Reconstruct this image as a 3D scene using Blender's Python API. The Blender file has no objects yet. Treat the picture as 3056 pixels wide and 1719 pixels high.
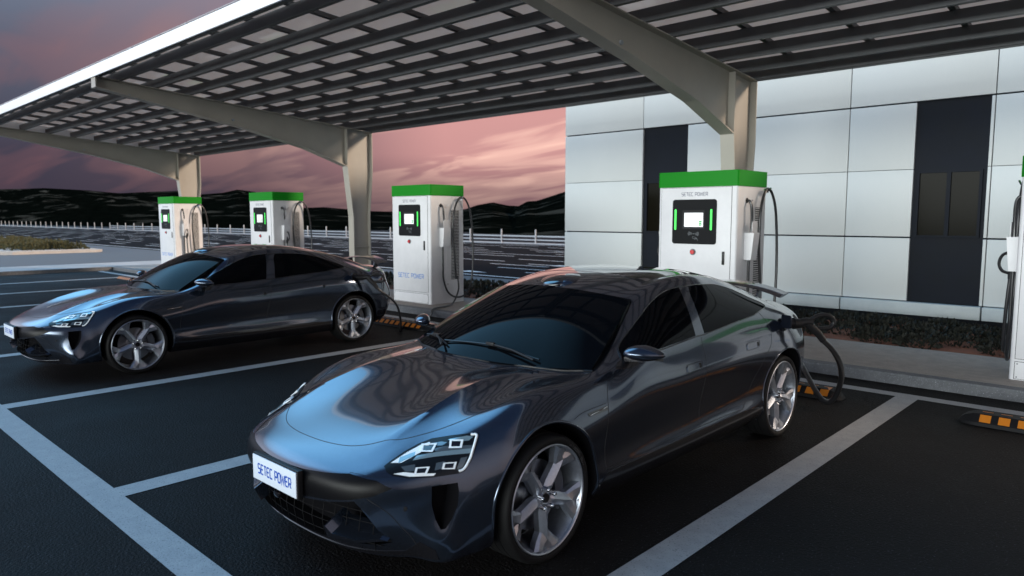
import bpy, bmesh, math, random
import numpy as np
from mathutils import Vector, Matrix, noise
from mathutils.bvhtree import BVHTree
PI = math.pi
random.seed(7)
SC = bpy.context.scene
COL = SC.collection
# ------------------------------------------------------------------ camera
cam_d = bpy.data.cameras.new('camera'); cam = bpy.data.objects.new('camera', cam_d); COL.objects.link(cam)
cam.location = (3.282, -4.294, 1.834)
cam.rotation_euler = (math.radians(90 - 5.70), 0, math.radians(43.15))
cam_d.sensor_width = 36; cam_d.lens = 2127.4 / 3056 * 36
cam_d.clip_start = 0.05; cam_d.clip_end = 6000
cam_d.dof.use_dof = True; cam_d.dof.focus_distance = 5.2; cam_d.dof.aperture_fstop = 2.8
SC.camera = cam
# ------------------------------------------------------------------ view
SC.view_settings.view_transform = 'Standard'; SC.view_settings.look = 'None'
SC.view_settings.gamma = 1; SC.view_settings.exposure = -0.35
# ------------------------------------------------------------------ node helpers
def N(nt, typ, **kw):
    n = nt.nodes.new(typ)
    for k, v in kw.items():
        if k.startswith('i_'):
            key = k[2:]; key = int(key) if key.isdigit() else key.replace('_', ' ')
            n.inputs[key].default_value = v
        else: setattr(n, k, v)
    return n
def math_node(nt, op, a, b=None, c=None, clamp=False):
    n = nt.nodes.new('ShaderNodeMath'); n.operation = op; n.use_clamp = clamp
    for i, v in enumerate((a, b, c)):
        if v is None: continue
        if isinstance(v, (int, float)): n.inputs[i].default_value = v
        else: nt.links.new(v, n.inputs[i])
    return n.outputs[0]
def ramp(nt, fac, stops, interp='LINEAR'):
    n = nt.nodes.new('ShaderNodeValToRGB'); n.color_ramp.interpolation = interp
    el = n.color_ramp.elements
    while len(el) < len(stops): el.new(0.5)
    for e, (p, c) in zip(el, stops):
        e.position = p; e.color = (c[0], c[1], c[2], 1) if not isinstance(c, (int, float)) else (c, c, c, 1)
    nt.links.new(fac, n.inputs[0]); return n.outputs[0]
def mixc(nt, f, a, b, mode='MIX'):
    n = nt.nodes.new('ShaderNodeMix'); n.data_type = 'RGBA'; n.blend_type = mode
    for i, v in ((0, f), (6, a), (7, b)):
        if isinstance(v, (int, float)): n.inputs[i].default_value = v
        elif isinstance(v, tuple): n.inputs[i].default_value = (v[0], v[1], v[2], 1)
        else: nt.links.new(v, n.inputs[i])
    return n.outputs[2]
# ------------------------------------------------------------------ world: dusk sky
W = bpy.data.worlds.new('World'); SC.world = W; W.use_nodes = True
nt = W.node_tree; nt.nodes.clear()
out = N(nt, 'ShaderNodeOutputWorld'); bg = N(nt, 'ShaderNodeBackground')
nt.links.new(bg.outputs[0], out.inputs[0])
tc = N(nt, 'ShaderNodeTexCoord')
nrm = N(nt, 'ShaderNodeVectorMath', operation='NORMALIZE'); nt.links.new(tc.outputs['Generated'], nrm.inputs[0])
D = nrm.outputs[0]
sep = N(nt, 'ShaderNodeSeparateXYZ'); nt.links.new(D, sep.inputs[0])
X, Y, Z = sep.outputs
def ddot(v):
    v = Vector(v).normalized()
    n = N(nt, 'ShaderNodeVectorMath', operation='DOT_PRODUCT'); nt.links.new(D, n.inputs[0]); n.inputs[1].default_value = v
    return n.outputs['Value']
zz = math_node(nt, 'MAXIMUM', Z, 0.0)
# base gradient of the clear evening sky: dim violet at the horizon, blue higher up
base = ramp(nt, zz, [(0.0, (.060, .048, .072)), (0.08, (.080, .070, .105)), (0.20, (.15, .17, .24)), (0.26, (.22, .26, .36)), (0.40, (.17, .23, .35)), (0.75, (.10, .18, .34)), (1.0, (.05, .10, .22))])
# cloud sheet: direction projected on a plane, sheared streaks
cz = math_node(nt, 'ADD', zz, 0.16)
px = math_node(nt, 'DIVIDE', X, cz); py = math_node(nt, 'DIVIDE', Y, cz)
cmb = N(nt, 'ShaderNodeCombineXYZ'); nt.links.new(px, cmb.inputs[0]); nt.links.new(py, cmb.inputs[1])
mp = N(nt, 'ShaderNodeMapping'); nt.links.new(cmb.outputs[0], mp.inputs[0])
mp.inputs['Rotation'].default_value = (0, 0, math.radians(-38)); mp.inputs['Scale'].default_value = (.42, 1.15, 1); mp.inputs['Location'].default_value = (1.3, .7, 0)
n1 = N(nt, 'ShaderNodeTexNoise', i_Scale=1.0, i_Detail=4.0, i_Roughness=.45, i_Distortion=.9); nt.links.new(mp.outputs[0], n1.inputs['Vector'])
n2 = N(nt, 'ShaderNodeTexNoise', i_Scale=2.4, i_Detail=4.0, i_Roughness=.45, i_Distortion=1.3); nt.links.new(mp.outputs[0], n2.inputs['Vector'])
cl = math_node(nt, 'ADD', math_node(nt, 'MULTIPLY', n1.outputs['Fac'], .62), math_node(nt, 'MULTIPLY', n2.outputs['Fac'], .38))
cm = ramp(nt, cl, [(0.43, 0.0), (0.51, .5), (0.60, 1.0)], 'EASE')
# where the sunset lights the clouds
pe = ddot((-.655, .745, .12))
glow = ramp(nt, pe, [(0.82, 0.0), (0.93, .13), (0.975, .60), (0.992, 1.0)])
low = ramp(nt, zz, [(0.0, .18), (0.035, .35), (0.085, .9), (0.14, 1.0), (0.35, .7), (0.6, .0)])
pk = math_node(nt, 'MULTIPLY', glow, low)
dim = mixc(nt, ramp(nt, zz, [(0.0, 0.0), (.12, .55), (.25, 1.0)]), (.13, .07, .095), (.40, .20, .215))
pink = mixc(nt, pk, dim, (1.8, 1.15, .92))
gapc = mixc(nt, pk, base, (.88, .44, .42))
cm2 = math_node(nt, 'MULTIPLY', cm, ramp(nt, zz, [(0.0, .6), (.1, .9), (.19, .8), (.25, .3), (.5, .1)]))
sky = mixc(nt, cm2, gapc, pink)
def add_glow(sky, d, stops, col):
    f = ramp(nt, ddot(d), stops); return mixc(nt, 1.0, sky, mixc(nt, f, (0, 0, 0), col), 'ADD')
# bright band low behind the viewer: it lights the upright faces turned to the open side
fb = math_node(nt, 'MULTIPLY', ramp(nt, ddot((.02, -1.0, .03)), [(0.76, 0.0), (0.90, .5), (1.0, 1.0)]), ramp(nt, zz, [(0.0, 1.0), (.15, 1.0), (.27, 0.0)]))
sky = mixc(nt, 1.0, sky, mixc(nt, fb, (0, 0, 0), (22.5, 24.0, 23.6)), 'ADD')
sky = add_glow(sky, (.96, -.22, .16), [(0.86, 0.0), (1.0, 1.0)], (.8, .7, .65))
# open blue sky in front of the canopy, high on the left
sky = add_glow(sky, (-.64, -.02, .77), [(0.86, 0.0), (0.90, .5), (0.95, 1.0)], (1.1, 2.9, 4.7))
sky = add_glow(sky, (-.82, -.53, .24), [(0.78, 0.0), (0.90, .5), (1.0, 1.0)], (1.6, 1.8, 2.2))
# warm light low on the right, where the sun has gone down
sky = add_glow(sky, (.80, .52, .28), [(0.80, 0.0), (0.95, .35), (1.0, 1.0)], (1.8, 1.2, .85))
# below the horizon: dark
dn = math_node(nt, 'GREATER_THAN', Z, -0.01)
sky = mixc(nt, dn, (.02, .02, .024), sky)
nt.links.new(sky, bg.inputs[0]); bg.inputs[1].default_value = 1.0
# ------------------------------------------------------------------ last sun glow, low from the right
sun_d = bpy.data.lights.new('sun', 'SUN'); sun = bpy.data.objects.new('sun', sun_d); COL.objects.link(sun)
sun_d.energy = 5.0; sun_d.angle = math.radians(9); sun_d.color = (1.0, .80, .62)
sun.rotation_euler = Vector((-.75, -.55, -.41)).to_track_quat('-Z', 'Y').to_euler()
# ------------------------------------------------------------------ object helpers
def tag(o, label=None, cat=None, group=None, kind=None):
    if label: o['label'] = label
    if cat: o['category'] = cat
    if group: o['group'] = group
    if kind: o['kind'] = kind
    return o
def thing(name, label, cat, loc=(0, 0, 0), rotz=0, group=None):
    o = bpy.data.objects.new(name, None); COL.objects.link(o); o.location = loc; o.rotation_euler = (0, 0, rotz)
    o.empty_display_size = .2
    return tag(o, label, cat, group)
def link(name, me, parent=None, mats=None, smooth=None):
    o = bpy.data.objects.new(name, me); COL.objects.link(o)
    if mats is not None:
        me.materials.clear()
        for m in (mats if isinstance(mats, (list, tuple)) else [mats]): me.materials.append(m)
    if smooth is not None: set_smooth(me, smooth)
    if parent: o.parent = parent
    return o
def set_smooth(me, deg):
    bm = bmesh.new(); bm.from_mesh(me); a = math.radians(deg)
    for f in bm.faces: f.smooth = True
    for e in bm.edges:
        e.smooth = not (len(e.link_faces) == 2 and e.calc_face_angle(0) > a)
    bm.to_mesh(me); bm.free()
def bmobj(name, bm, mats, parent=None, smooth=None, recalc=True):
    if recalc: bmesh.ops.recalc_face_normals(bm, faces=bm.faces[:])
    me = bpy.data.meshes.new(name); bm.to_mesh(me); bm.free()
    return link(name, me, parent, mats, smooth)
def copy_tree(o, parent=None):
    c = o.copy(); COL.objects.link(c); c.parent = parent
    for ch in [x for x in o.children]: copy_tree(ch, c)
    return c
def add_box(bm, c, s, bev=0, mi=0, rot=None):
    r = bmesh.ops.create_cube(bm, size=1)
    vs = r['verts']
    M = Matrix.Translation(c) @ (rot.to_4x4() if rot else Matrix()) @ Matrix.Diagonal((s[0], s[1], s[2], 1))
    bmesh.ops.transform(bm, matrix=M, verts=vs)
    fs = set(f for v in vs for f in v.link_faces)
    if bev > 0:
        es = list(set(e for v in vs for e in v.link_edges))
        rr = bmesh.ops.bevel(bm, geom=es, offset=bev, segments=2, affect='EDGES', profile=.6)
        fs = set(rr['faces']) | set(f for f in fs if f.is_valid)
    for f in fs:
        if f.is_valid: f.material_index = mi
def mk_box(name, x0, x1, y0, y1, z0, z1, mat, parent=None, bev=0, smooth=None):
    bm = bmesh.new(); add_box(bm, ((x0+x1)/2, (y0+y1)/2, (z0+z1)/2), (x1-x0, y1-y0, z1-z0), bev)
    return bmobj(name, bm, mat, parent, smooth if smooth is not None else (30 if bev else None))
def prism(bm, pts, a, b, axis='x', mi=0):
    """extrude a 2D outline between a and b along an axis; pts are the other two coordinates in order"""
    def P(p, t):
        if axis == 'x': return (t, p[0], p[1])
        if axis == 'y': return (p[0], t, p[1])
        return (p[0], p[1], t)
    va = [bm.verts.new(P(p, a)) for p in pts]; vb = [bm.verts.new(P(p, b)) for p in pts]
    n = len(pts); fs = [bm.faces.new(va[::-1]), bm.faces.new(vb)]
    for i in range(n): fs.append(bm.faces.new((va[i], va[(i+1) % n], vb[(i+1) % n], vb[i])))
    for f in fs: f.material_index = mi
    return fs
def catmull(pts, n=8, closed=False):
    pts = [Vector(p) for p in pts]; out = []; L = len(pts)
    rng = range(L if closed else L-1)
    for i in rng:
        if closed: p0, p1, p2, p3 = pts[i-1], pts[i], pts[(i+1) % L], pts[(i+2) % L]
        else:
            p1, p2 = pts[i], pts[i+1]; p0 = pts[i-1] if i else p1*2-p2; p3 = pts[i+2] if i+2 < L else p2*2-p1
        for k in range(n):
            t = k/n
            out.append(.5*((2*p1)+(-p0+p2)*t+(2*p0-5*p1+4*p2-p3)*t*t+(-p0+3*p1-3*p2+p3)*t**3))
    if not closed: out.append(pts[-1])
    return out
def tube(bm, pts, r, seg=10, caps=True, mi=0):
    pts = [Vector(p) for p in pts]; n = len(pts); rings = []
    rr = r if isinstance(r, (list, tuple)) else [r]*n
    t0 = (pts[1]-pts[0]).normalized(); up = Vector((0, 0, 1)) if abs(t0.z) < .9 else Vector((1, 0, 0))
    u = t0.cross(up).normalized()
    for i, p in enumerate(pts):
        t = (pts[min(i+1, n-1)]-pts[max(i-1, 0)]).normalized()
        u = (u-t*u.dot(t)).normalized(); v = t.cross(u)
        rings.append([bm.verts.new(p+(u*math.cos(a)+v*math.sin(a))*rr[i]) for a in [2*PI*k/seg for k in range(seg)]])
    for i in range(n-1):
        for k in range(seg):
            f = bm.faces.new((rings[i][k], rings[i][(k+1) % seg], rings[i+1][(k+1) % seg], rings[i+1][k])); f.material_index = mi; f.smooth = True
    if caps:
        for R in (rings[0][::-1], rings[-1]):
            f = bm.faces.new(R); f.material_index = mi
def mk_tube(name, pts, r, mat, parent=None, seg=10, sm=6):
    bm = bmesh.new(); tube(bm, catmull(pts, sm) if sm else pts, r, seg)
    return bmobj(name, bm, mat, parent, 50)
def cyl(bm, c, axis, r, h, seg=24, mi=0, r2=None):
    a = Vector(axis).normalized(); M = Matrix.Translation(c) @ a.to_track_quat('Z', 'Y').to_matrix().to_4x4()
    rr = bmesh.ops.create_cone(bm, cap_ends=True, segments=seg, radius1=r, radius2=r if r2 is None else r2, depth=h, matrix=M)
    for f in set(f for v in rr['verts'] for f in v.link_faces): f.material_index = mi
def lathe(bm, prof, seg=64, mi=0, c=(0, 0, 0), closed=False):
    """revolve (r, x) profile about the X axis"""
    rings = [[bm.verts.new((c[0]+x, c[1]+r*math.cos(2*PI*k/seg), c[2]+r*math.sin(2*PI*k/seg))) for k in range(seg)] for r, x in prof]
    m = len(prof)
    for i in range(m if closed else m-1):
        A = rings[i]; B_ = rings[(i+1) % m]
        for k in range(seg):
            f = bm.faces.new((A[k], A[(k+1) % seg], B_[(k+1) % seg], B_[k])); f.material_index = mi; f.smooth = True
def rrect(x0, x1, y0, y1, r, n=5):
    pts = []
    for cx, cy, a0 in ((x1-r, y1-r, 0), (x0+r, y1-r, PI/2), (x0+r, y0+r, PI), (x1-r, y0+r, 1.5*PI)):
        for k in range(n+1):
            a = a0+PI/2*k/n; pts.append((cx+r*math.cos(a), cy+r*math.sin(a)))
    return pts
# ------------------------------------------------------------------ materials
def principled(name, col, rough=.5, metal=0, coat=0, spec=.5, emis=None, estr=0, coat_rough=.03):
    m = bpy.data.materials.new(name); m.use_nodes = True; b = m.node_tree.nodes['Principled BSDF']
    b.inputs['Base Color'].default_value = (*col, 1); b.inputs['Roughness'].default_value = rough
    b.inputs['Metallic'].default_value = metal; b.inputs['Coat Weight'].default_value = coat
    b.inputs['Coat Roughness'].default_value = coat_rough; b.inputs['Specular IOR Level'].default_value = spec
    if emis: b.inputs['Emission Color'].default_value = (*emis, 1); b.inputs['Emission Strength'].default_value = estr
    return m
def noisy(name, c0, c1, scale, rough=(.5, .6), bump=0, bscale=None, detail=6, metal=0, stretch=None, spec=.5, dist=.002, speck=None, coat=0):
    m = principled(name, c0, rough[0], metal, coat=coat, spec=spec); t = m.node_tree; b = t.nodes['Principled BSDF']
    tcn = N(t, 'ShaderNodeTexCoord'); v = tcn.outputs['Object']
    if stretch:
        mpn = N(t, 'ShaderNodeMapping'); mpn.inputs['Scale'].default_value = stretch; t.links.new(v, mpn.inputs[0]); v = mpn.outputs[0]
    n = N(t, 'ShaderNodeTexNoise', i_Scale=scale, i_Detail=float(detail), i_Roughness=.6); t.links.new(v, n.inputs['Vector'])
    col = ramp(t, n.outputs['Fac'], [(.32, c0), (.68, c1)])
    if speck:
        ns = N(t, 'ShaderNodeTexNoise', i_Scale=speck[0], i_Detail=2.0); t.links.new(v, ns.inputs['Vector'])
        col = mixc(t, ramp(t, ns.outputs['Fac'], [(speck[1], 0.0), (speck[1]+.08, 1.0)]), col, speck[2])
    t.links.new(col, b.inputs['Base Color'])
    t.links.new(ramp(t, n.outputs['Fac'], [(.3, rough[0]), (.7, rough[1])]), b.inputs['Roughness'])
    if bump:
        nb = N(t, 'ShaderNodeTexNoise', i_Scale=bscale or scale*4, i_Detail=4.0); t.links.new(v, nb.inputs['Vector'])
        bp = N(t, 'ShaderNodeBump', i_Strength=bump, i_Distance=dist); t.links.new(nb.outputs['Fac'], bp.inputs['Height'])
        t.links.new(bp.outputs[0], b.inputs['Normal'])
    return m
M = {}
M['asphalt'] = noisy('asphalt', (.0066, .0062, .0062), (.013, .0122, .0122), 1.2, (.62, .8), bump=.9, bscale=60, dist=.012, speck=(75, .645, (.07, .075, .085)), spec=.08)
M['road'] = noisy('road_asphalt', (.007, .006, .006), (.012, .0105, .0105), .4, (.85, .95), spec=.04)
M['paint_white'] = noisy('road_paint', (.27, .275, .285), (.34, .345, .355), 9, (.6, .75), bump=.35, bscale=80, dist=.004, speck=(90, .60, (.19, .19, .20)))
M['concrete'] = noisy('pavement_concrete', (.22, .195, .175), (.31, .275, .245), 7, (.75, .9), bump=.8, bscale=110, dist=.006, speck=(150, .60, (.5, .46, .41)))
M['kerb'] = noisy('kerb_granite', (.075, .08, .09), (.12, .125, .135), 12, (.6, .8), bump=.7, bscale=90, dist=.005, speck=(120, .64, (.38, .40, .44)))
M['conc_far'] = noisy('pale_concrete', (.36, .34, .33), (.46, .44, .42), 2, (.75, .9), bump=.2, bscale=30)
M['soil'] = noisy('red_soil', (.12, .033, .012), (.22, .06, .022), 5, (.85, .95), bump=.8, bscale=40, dist=.02)
M['gravel'] = noisy('white_gravel', (.30, .29, .27), (.6, .58, .55), 20, (.8, .9), bump=1, bscale=30, dist=.03)
M['panel'] = noisy('facade_panel', (.55, .565, .55), (.59, .60, .585), .6, (.55, .65), bump=.35, bscale=150, dist=.002, speck=(170, .58, (.42, .47, .48)))
M['ledge'] = noisy('facade_ledge', (.40, .44, .45), (.48, .52, .52), 3, (.55, .65), bump=.3, bscale=120, speck=(150, .58, (.33, .37, .38)))
M['darkpanel'] = noisy('dark_cladding', (.008, .010, .014), (.011, .013, .019), 2, (.5, .6), spec=.08)
M['seal'] = principled('dark_joint', (.012, .014, .018), .8, spec=.1)
M['winglass'] = principled('dark_window_glass', (.006, .0052, .003), .15, spec=.03)
M['blind'] = noisy('brown_blind', (.045, .035, .018), (.06, .045, .025), 30, (.7, .8))
M['steel'] = noisy('beige_painted_steel', (.30, .28, .245), (.345, .32, .28), 1.5, (.42, .5), bump=.05, bscale=60)
M['purlin'] = noisy('dark_purlin_steel', (.085, .088, .094), (.11, .113, .12), 3, (.5, .6))
M['solar'] = principled('solar_panel_underside', (.42, .44, .50), .28, coat=.3)
M['fascia'] = principled('white_fascia', (.86, .87, .90), .35)
M['chwhite'] = noisy('charger_white', (.60, .60, .615), (.66, .66, .675), 4, (.38, .45), bump=.25, bscale=420, dist=.0006)
M['green'] = principled('charger_green', (.003, .20, .006), .5, spec=.15)
M['black'] = principled('black_plastic', (.009, .009, .010), .42, spec=.3)
M['blackgloss'] = principled('black_gloss', (.006, .006, .008), .08, coat=1)
M['rubber'] = principled('black_rubber', (.008, .008, .009), .6, spec=.15)
M['cable'] = principled('cable_sheath', (.016, .016, .018), .3, coat=.25)
M['gap'] = principled('panel_gap', (.004, .004, .005), .7)
M['led'] = principled('green_light_bar', (.05, .6, .08), .4, emis=(.05, 1.0, .10), estr=.95)
M['screen'] = principled('screen_glow', (.5, .5, .5), .3, emis=(.93, .96, 1.0), estr=.85)
M['screen_g'] = principled('screen_green', (.02, .3, .05), .3, emis=(.0, .30, .04), estr=.7)
M['screen_r'] = principled('screen_red', (.5, .02, .02), .3, emis=(.75, .02, .02), estr=.8)
M['screen_t'] = principled('screen_grey', (.4, .4, .45), .3, emis=(.55, .58, .66), estr=.8)
M['red'] = principled('red_button', (.55, .015, .02), .25, coat=.6)
M['chrome'] = principled('chrome', (.82, .83, .85), .08, 1)
M['grey'] = principled('grey_print', (.10, .11, .12), .5)
M['navy'] = principled('dark_blue_print', (.02, .03, .08), .5)
M['blue'] = principled('blue_print', (.02, .17, .55), .5)
M['plateblue'] = principled('plate_blue_print', (.008, .07, .40), .5)
M['orange'] = principled('orange_reflector', (.50, .16, .012), .45, spec=.3)
M['rail'] = principled('galvanised_rail', (.28, .30, .33), .45, .3)
M['postw'] = principled('white_post', (.34, .34, .36), .5)
M['hill'] = noisy('hill_scrub', (.006, .009, .008), (.020, .024, .018), .03, (.9, 1), detail=8)
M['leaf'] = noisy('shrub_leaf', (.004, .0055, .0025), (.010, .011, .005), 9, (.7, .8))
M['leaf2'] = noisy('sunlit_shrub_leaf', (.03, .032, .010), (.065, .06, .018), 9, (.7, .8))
# ------------------------------------------------------------------ stroke lettering
GL = {
 'S': [[(1, 1), (.15, 1), (0, .86), (0, .62), (.12, .5), (.88, .5), (1, .38), (1, .14), (.85, 0), (0, 0)]],
 'E': [[(1, 1), (.15, 1), (0, .86), (0, .14), (.15, 0), (1, 0)], [(0, .5), (.85, .5)]],
 'T': [[(0, 1), (1, 1)], [(.5, 1), (.5, 0)]],
 'C': [[(1, 1), (.15, 1), (0, .86), (0, .14), (.15, 0), (1, 0)]],
 'P': [[(0, 0), (0, 1), (.85, 1), (1, .86), (1, .56), (.85, .42), (.05, .42)]],
 'O': [[(.5, 1), (.15, 1), (0, .86), (0, .14), (.15, 0), (.85, 0), (1, .14), (1, .86), (.85, 1), (.5, 1)]],
 'W': [[(0, 1), (.18, .0), (.5, .8), (.82, 0), (1, 1)]],
 'R': [[(0, 0), (0, 1), (.85, 1), (1, .86), (1, .56), (.85, .42), (.05, .42)], [(.55, .42), (1, 0)]],
 'X': [[(0, 1), (1, 0)], [(0, 0), (1, 1)]], 'U': [[(0, 1), (0, .14), (.15, 0), (.85, 0), (1, .14), (1, 1)]],
 '7': [[(0, 1), (1, 1), (.35, 0)]], 'i': [[(.5, .7), (.5, 0)], [(.5, 1), (.5, .86)]],
 'a': [[(.1, .7), (.9, .7), (.9, 0), (.1, 0), (.1, .38), (.9, .38)]], 'o': [[(.5, .7), (.1, .7), (.1, 0), (.9, 0), (.9, .7), (.5, .7)]],
 'm': [[(0, 0), (0, .7), (1, .7), (1, 0)], [(.5, .7), (.5, 0)]],
}
def ribbon(bm, pts, w, f):
    pts = [Vector((*p, 0)) for p in pts]; L = []; R = []
    n = len(pts)
    for i, p in enumerate(pts):
        a = (pts[i]-pts[i-1]).normalized() if i else None; b = (pts[i+1]-pts[i]).normalized() if i < n-1 else None
        d = (a+b).normalized() if a and b else (a or b); nn = Vector((-d.y, d.x, 0))
        k = 1/max(.35, nn.dot(Vector((-(a or b).y, (a or b).x, 0))))
        L.append(bm.verts.new(f(p+nn*w/2*k))); R.append(bm.verts.new(f(p-nn*w/2*k)))
    for i in range(n-1): bm.faces.new((R[i], R[i+1], L[i+1], L[i]))
def lettering(text, width, height, w, f):
    """text as thin ribbons; f maps (u, v, layer) to a 3D point"""
    bm = bmesh.new(); adv = [(.62 if c == ' ' else 1.34 if c == 'W' else 1.0) for c in text]; pitch = width/(sum(adv)-.26); u0 = 0
    for i, ch in enumerate(text):
        lw = pitch*(adv[i]-.26); i = u0/pitch; u0 += adv[int(len(adv)*0)]*0+pitch*(.62 if ch == ' ' else 1.34 if ch == 'W' else 1.0)
        if ch == ' ': continue
        for li, st in enumerate(GL[ch]):
            ribbon(bm, [(i*pitch+p[0]*lw, p[1]*height) for p in st], w, lambda q, li=li: f(q.x, q.y, li))
    return bm
# ================================================================== CAR
def car_paint():
    m = principled('car_paint', (.06, .064, .085), .17, .85, coat=.85, coat_rough=.05)
    t = m.node_tree; b = t.nodes['Principled BSDF']
    tcn = N(t, 'ShaderNodeTexCoord')
    v = N(t, 'ShaderNodeTexVoronoi', i_Scale=900.0); t.links.new(tcn.outputs['Object'], v.inputs['Vector'])
    sepc = N(t, 'ShaderNodeSeparateColor'); t.links.new(v.outputs['Color'], sepc.inputs[0])
    c = ramp(t, sepc.outputs[0], [(0, (.026, .040, .064)), (1, (.055, .078, .118))])
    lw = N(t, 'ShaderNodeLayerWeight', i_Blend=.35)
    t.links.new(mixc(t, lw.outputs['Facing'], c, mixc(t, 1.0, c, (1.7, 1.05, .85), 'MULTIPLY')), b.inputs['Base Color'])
    return m
M['carpaint'] = car_paint()
M['carglass'] = principled('tinted_glass', (.002, .0025, .0035), .03, coat=0, spec=.035)
M['arch'] = principled('wheel_arch_liner', (.004, .004, .005), .9, spec=.05)
M['nosereflect'] = principled('nose_dark_reflection', (.003, .003, .004), .35, spec=.12)  # body paint mirroring dark ground, the reflection put into the colour
M['trim'] = principled('black_trim', (.008, .008, .01), .22, coat=.6)
M['lamp_white'] = principled('lamp_white_guide', (.78, .84, .88), .25, coat=.5)
M['lamp_teal'] = principled('lamp_reflector', (.30, .42, .46), .12, .6)
M['lamp_dark'] = principled('lamp_dark', (.006, .008, .011), .25, spec=.2)
M['rim'] = noisy('brushed_alloy', (.36, .39, .44), (.44, .47, .53), 60, (.34, .42), metal=.9)
M['rimlip'] = principled('polished_lip', (.80, .82, .85), .16, 1)
M['disc'] = principled('brake_disc', (.32, .33, .35), .3, 1)
M['caliper'] = principled('caliper', (.10, .11, .13), .35, .4)
M['tyre'] = principled('tyre_rubber', (.006, .006, .0065), .65, spec=.2)
M['redlens'] = principled('tail_lens', (.05, .004, .004), .1, coat=1)

def csp(P, n):
    """C2 cubic spline through rows of P (m,k,3 or m,3) with averaged chord parameter, sampled n per span"""
    P = np.asarray(P, float); m = len(P); Q = P.reshape(m, -1)
    d = np.sqrt(((P[1:]-P[:-1])**2).sum(-1)); d = d.reshape(m-1, -1).mean(1)**.75
    t = np.r_[0, np.cumsum(d)]; h = np.diff(t)
    A = np.zeros((m, m)); r = np.zeros_like(Q)
    A[0, 0] = A[-1, -1] = 1
    for i in range(1, m-1):
        A[i, i-1] = h[i-1]; A[i, i] = 2*(h[i-1]+h[i]); A[i, i+1] = h[i]
        r[i] = 6*((Q[i+1]-Q[i])/h[i]-(Q[i]-Q[i-1])/h[i-1])
    S2 = np.linalg.solve(A, r); out = []
    for i in range(m-1):
        for k in range(n):
            u = t[i]+h[i]*k/n; a = (t[i+1]-u)/h[i]; b = 1-a
            out.append(a*Q[i]+b*Q[i+1]+((a**3-a)*S2[i]+(b**3-b)*S2[i+1])*h[i]**2/6)
    out.append(Q[-1]); return np.array(out).reshape((-1,)+P.shape[1:])

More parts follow.
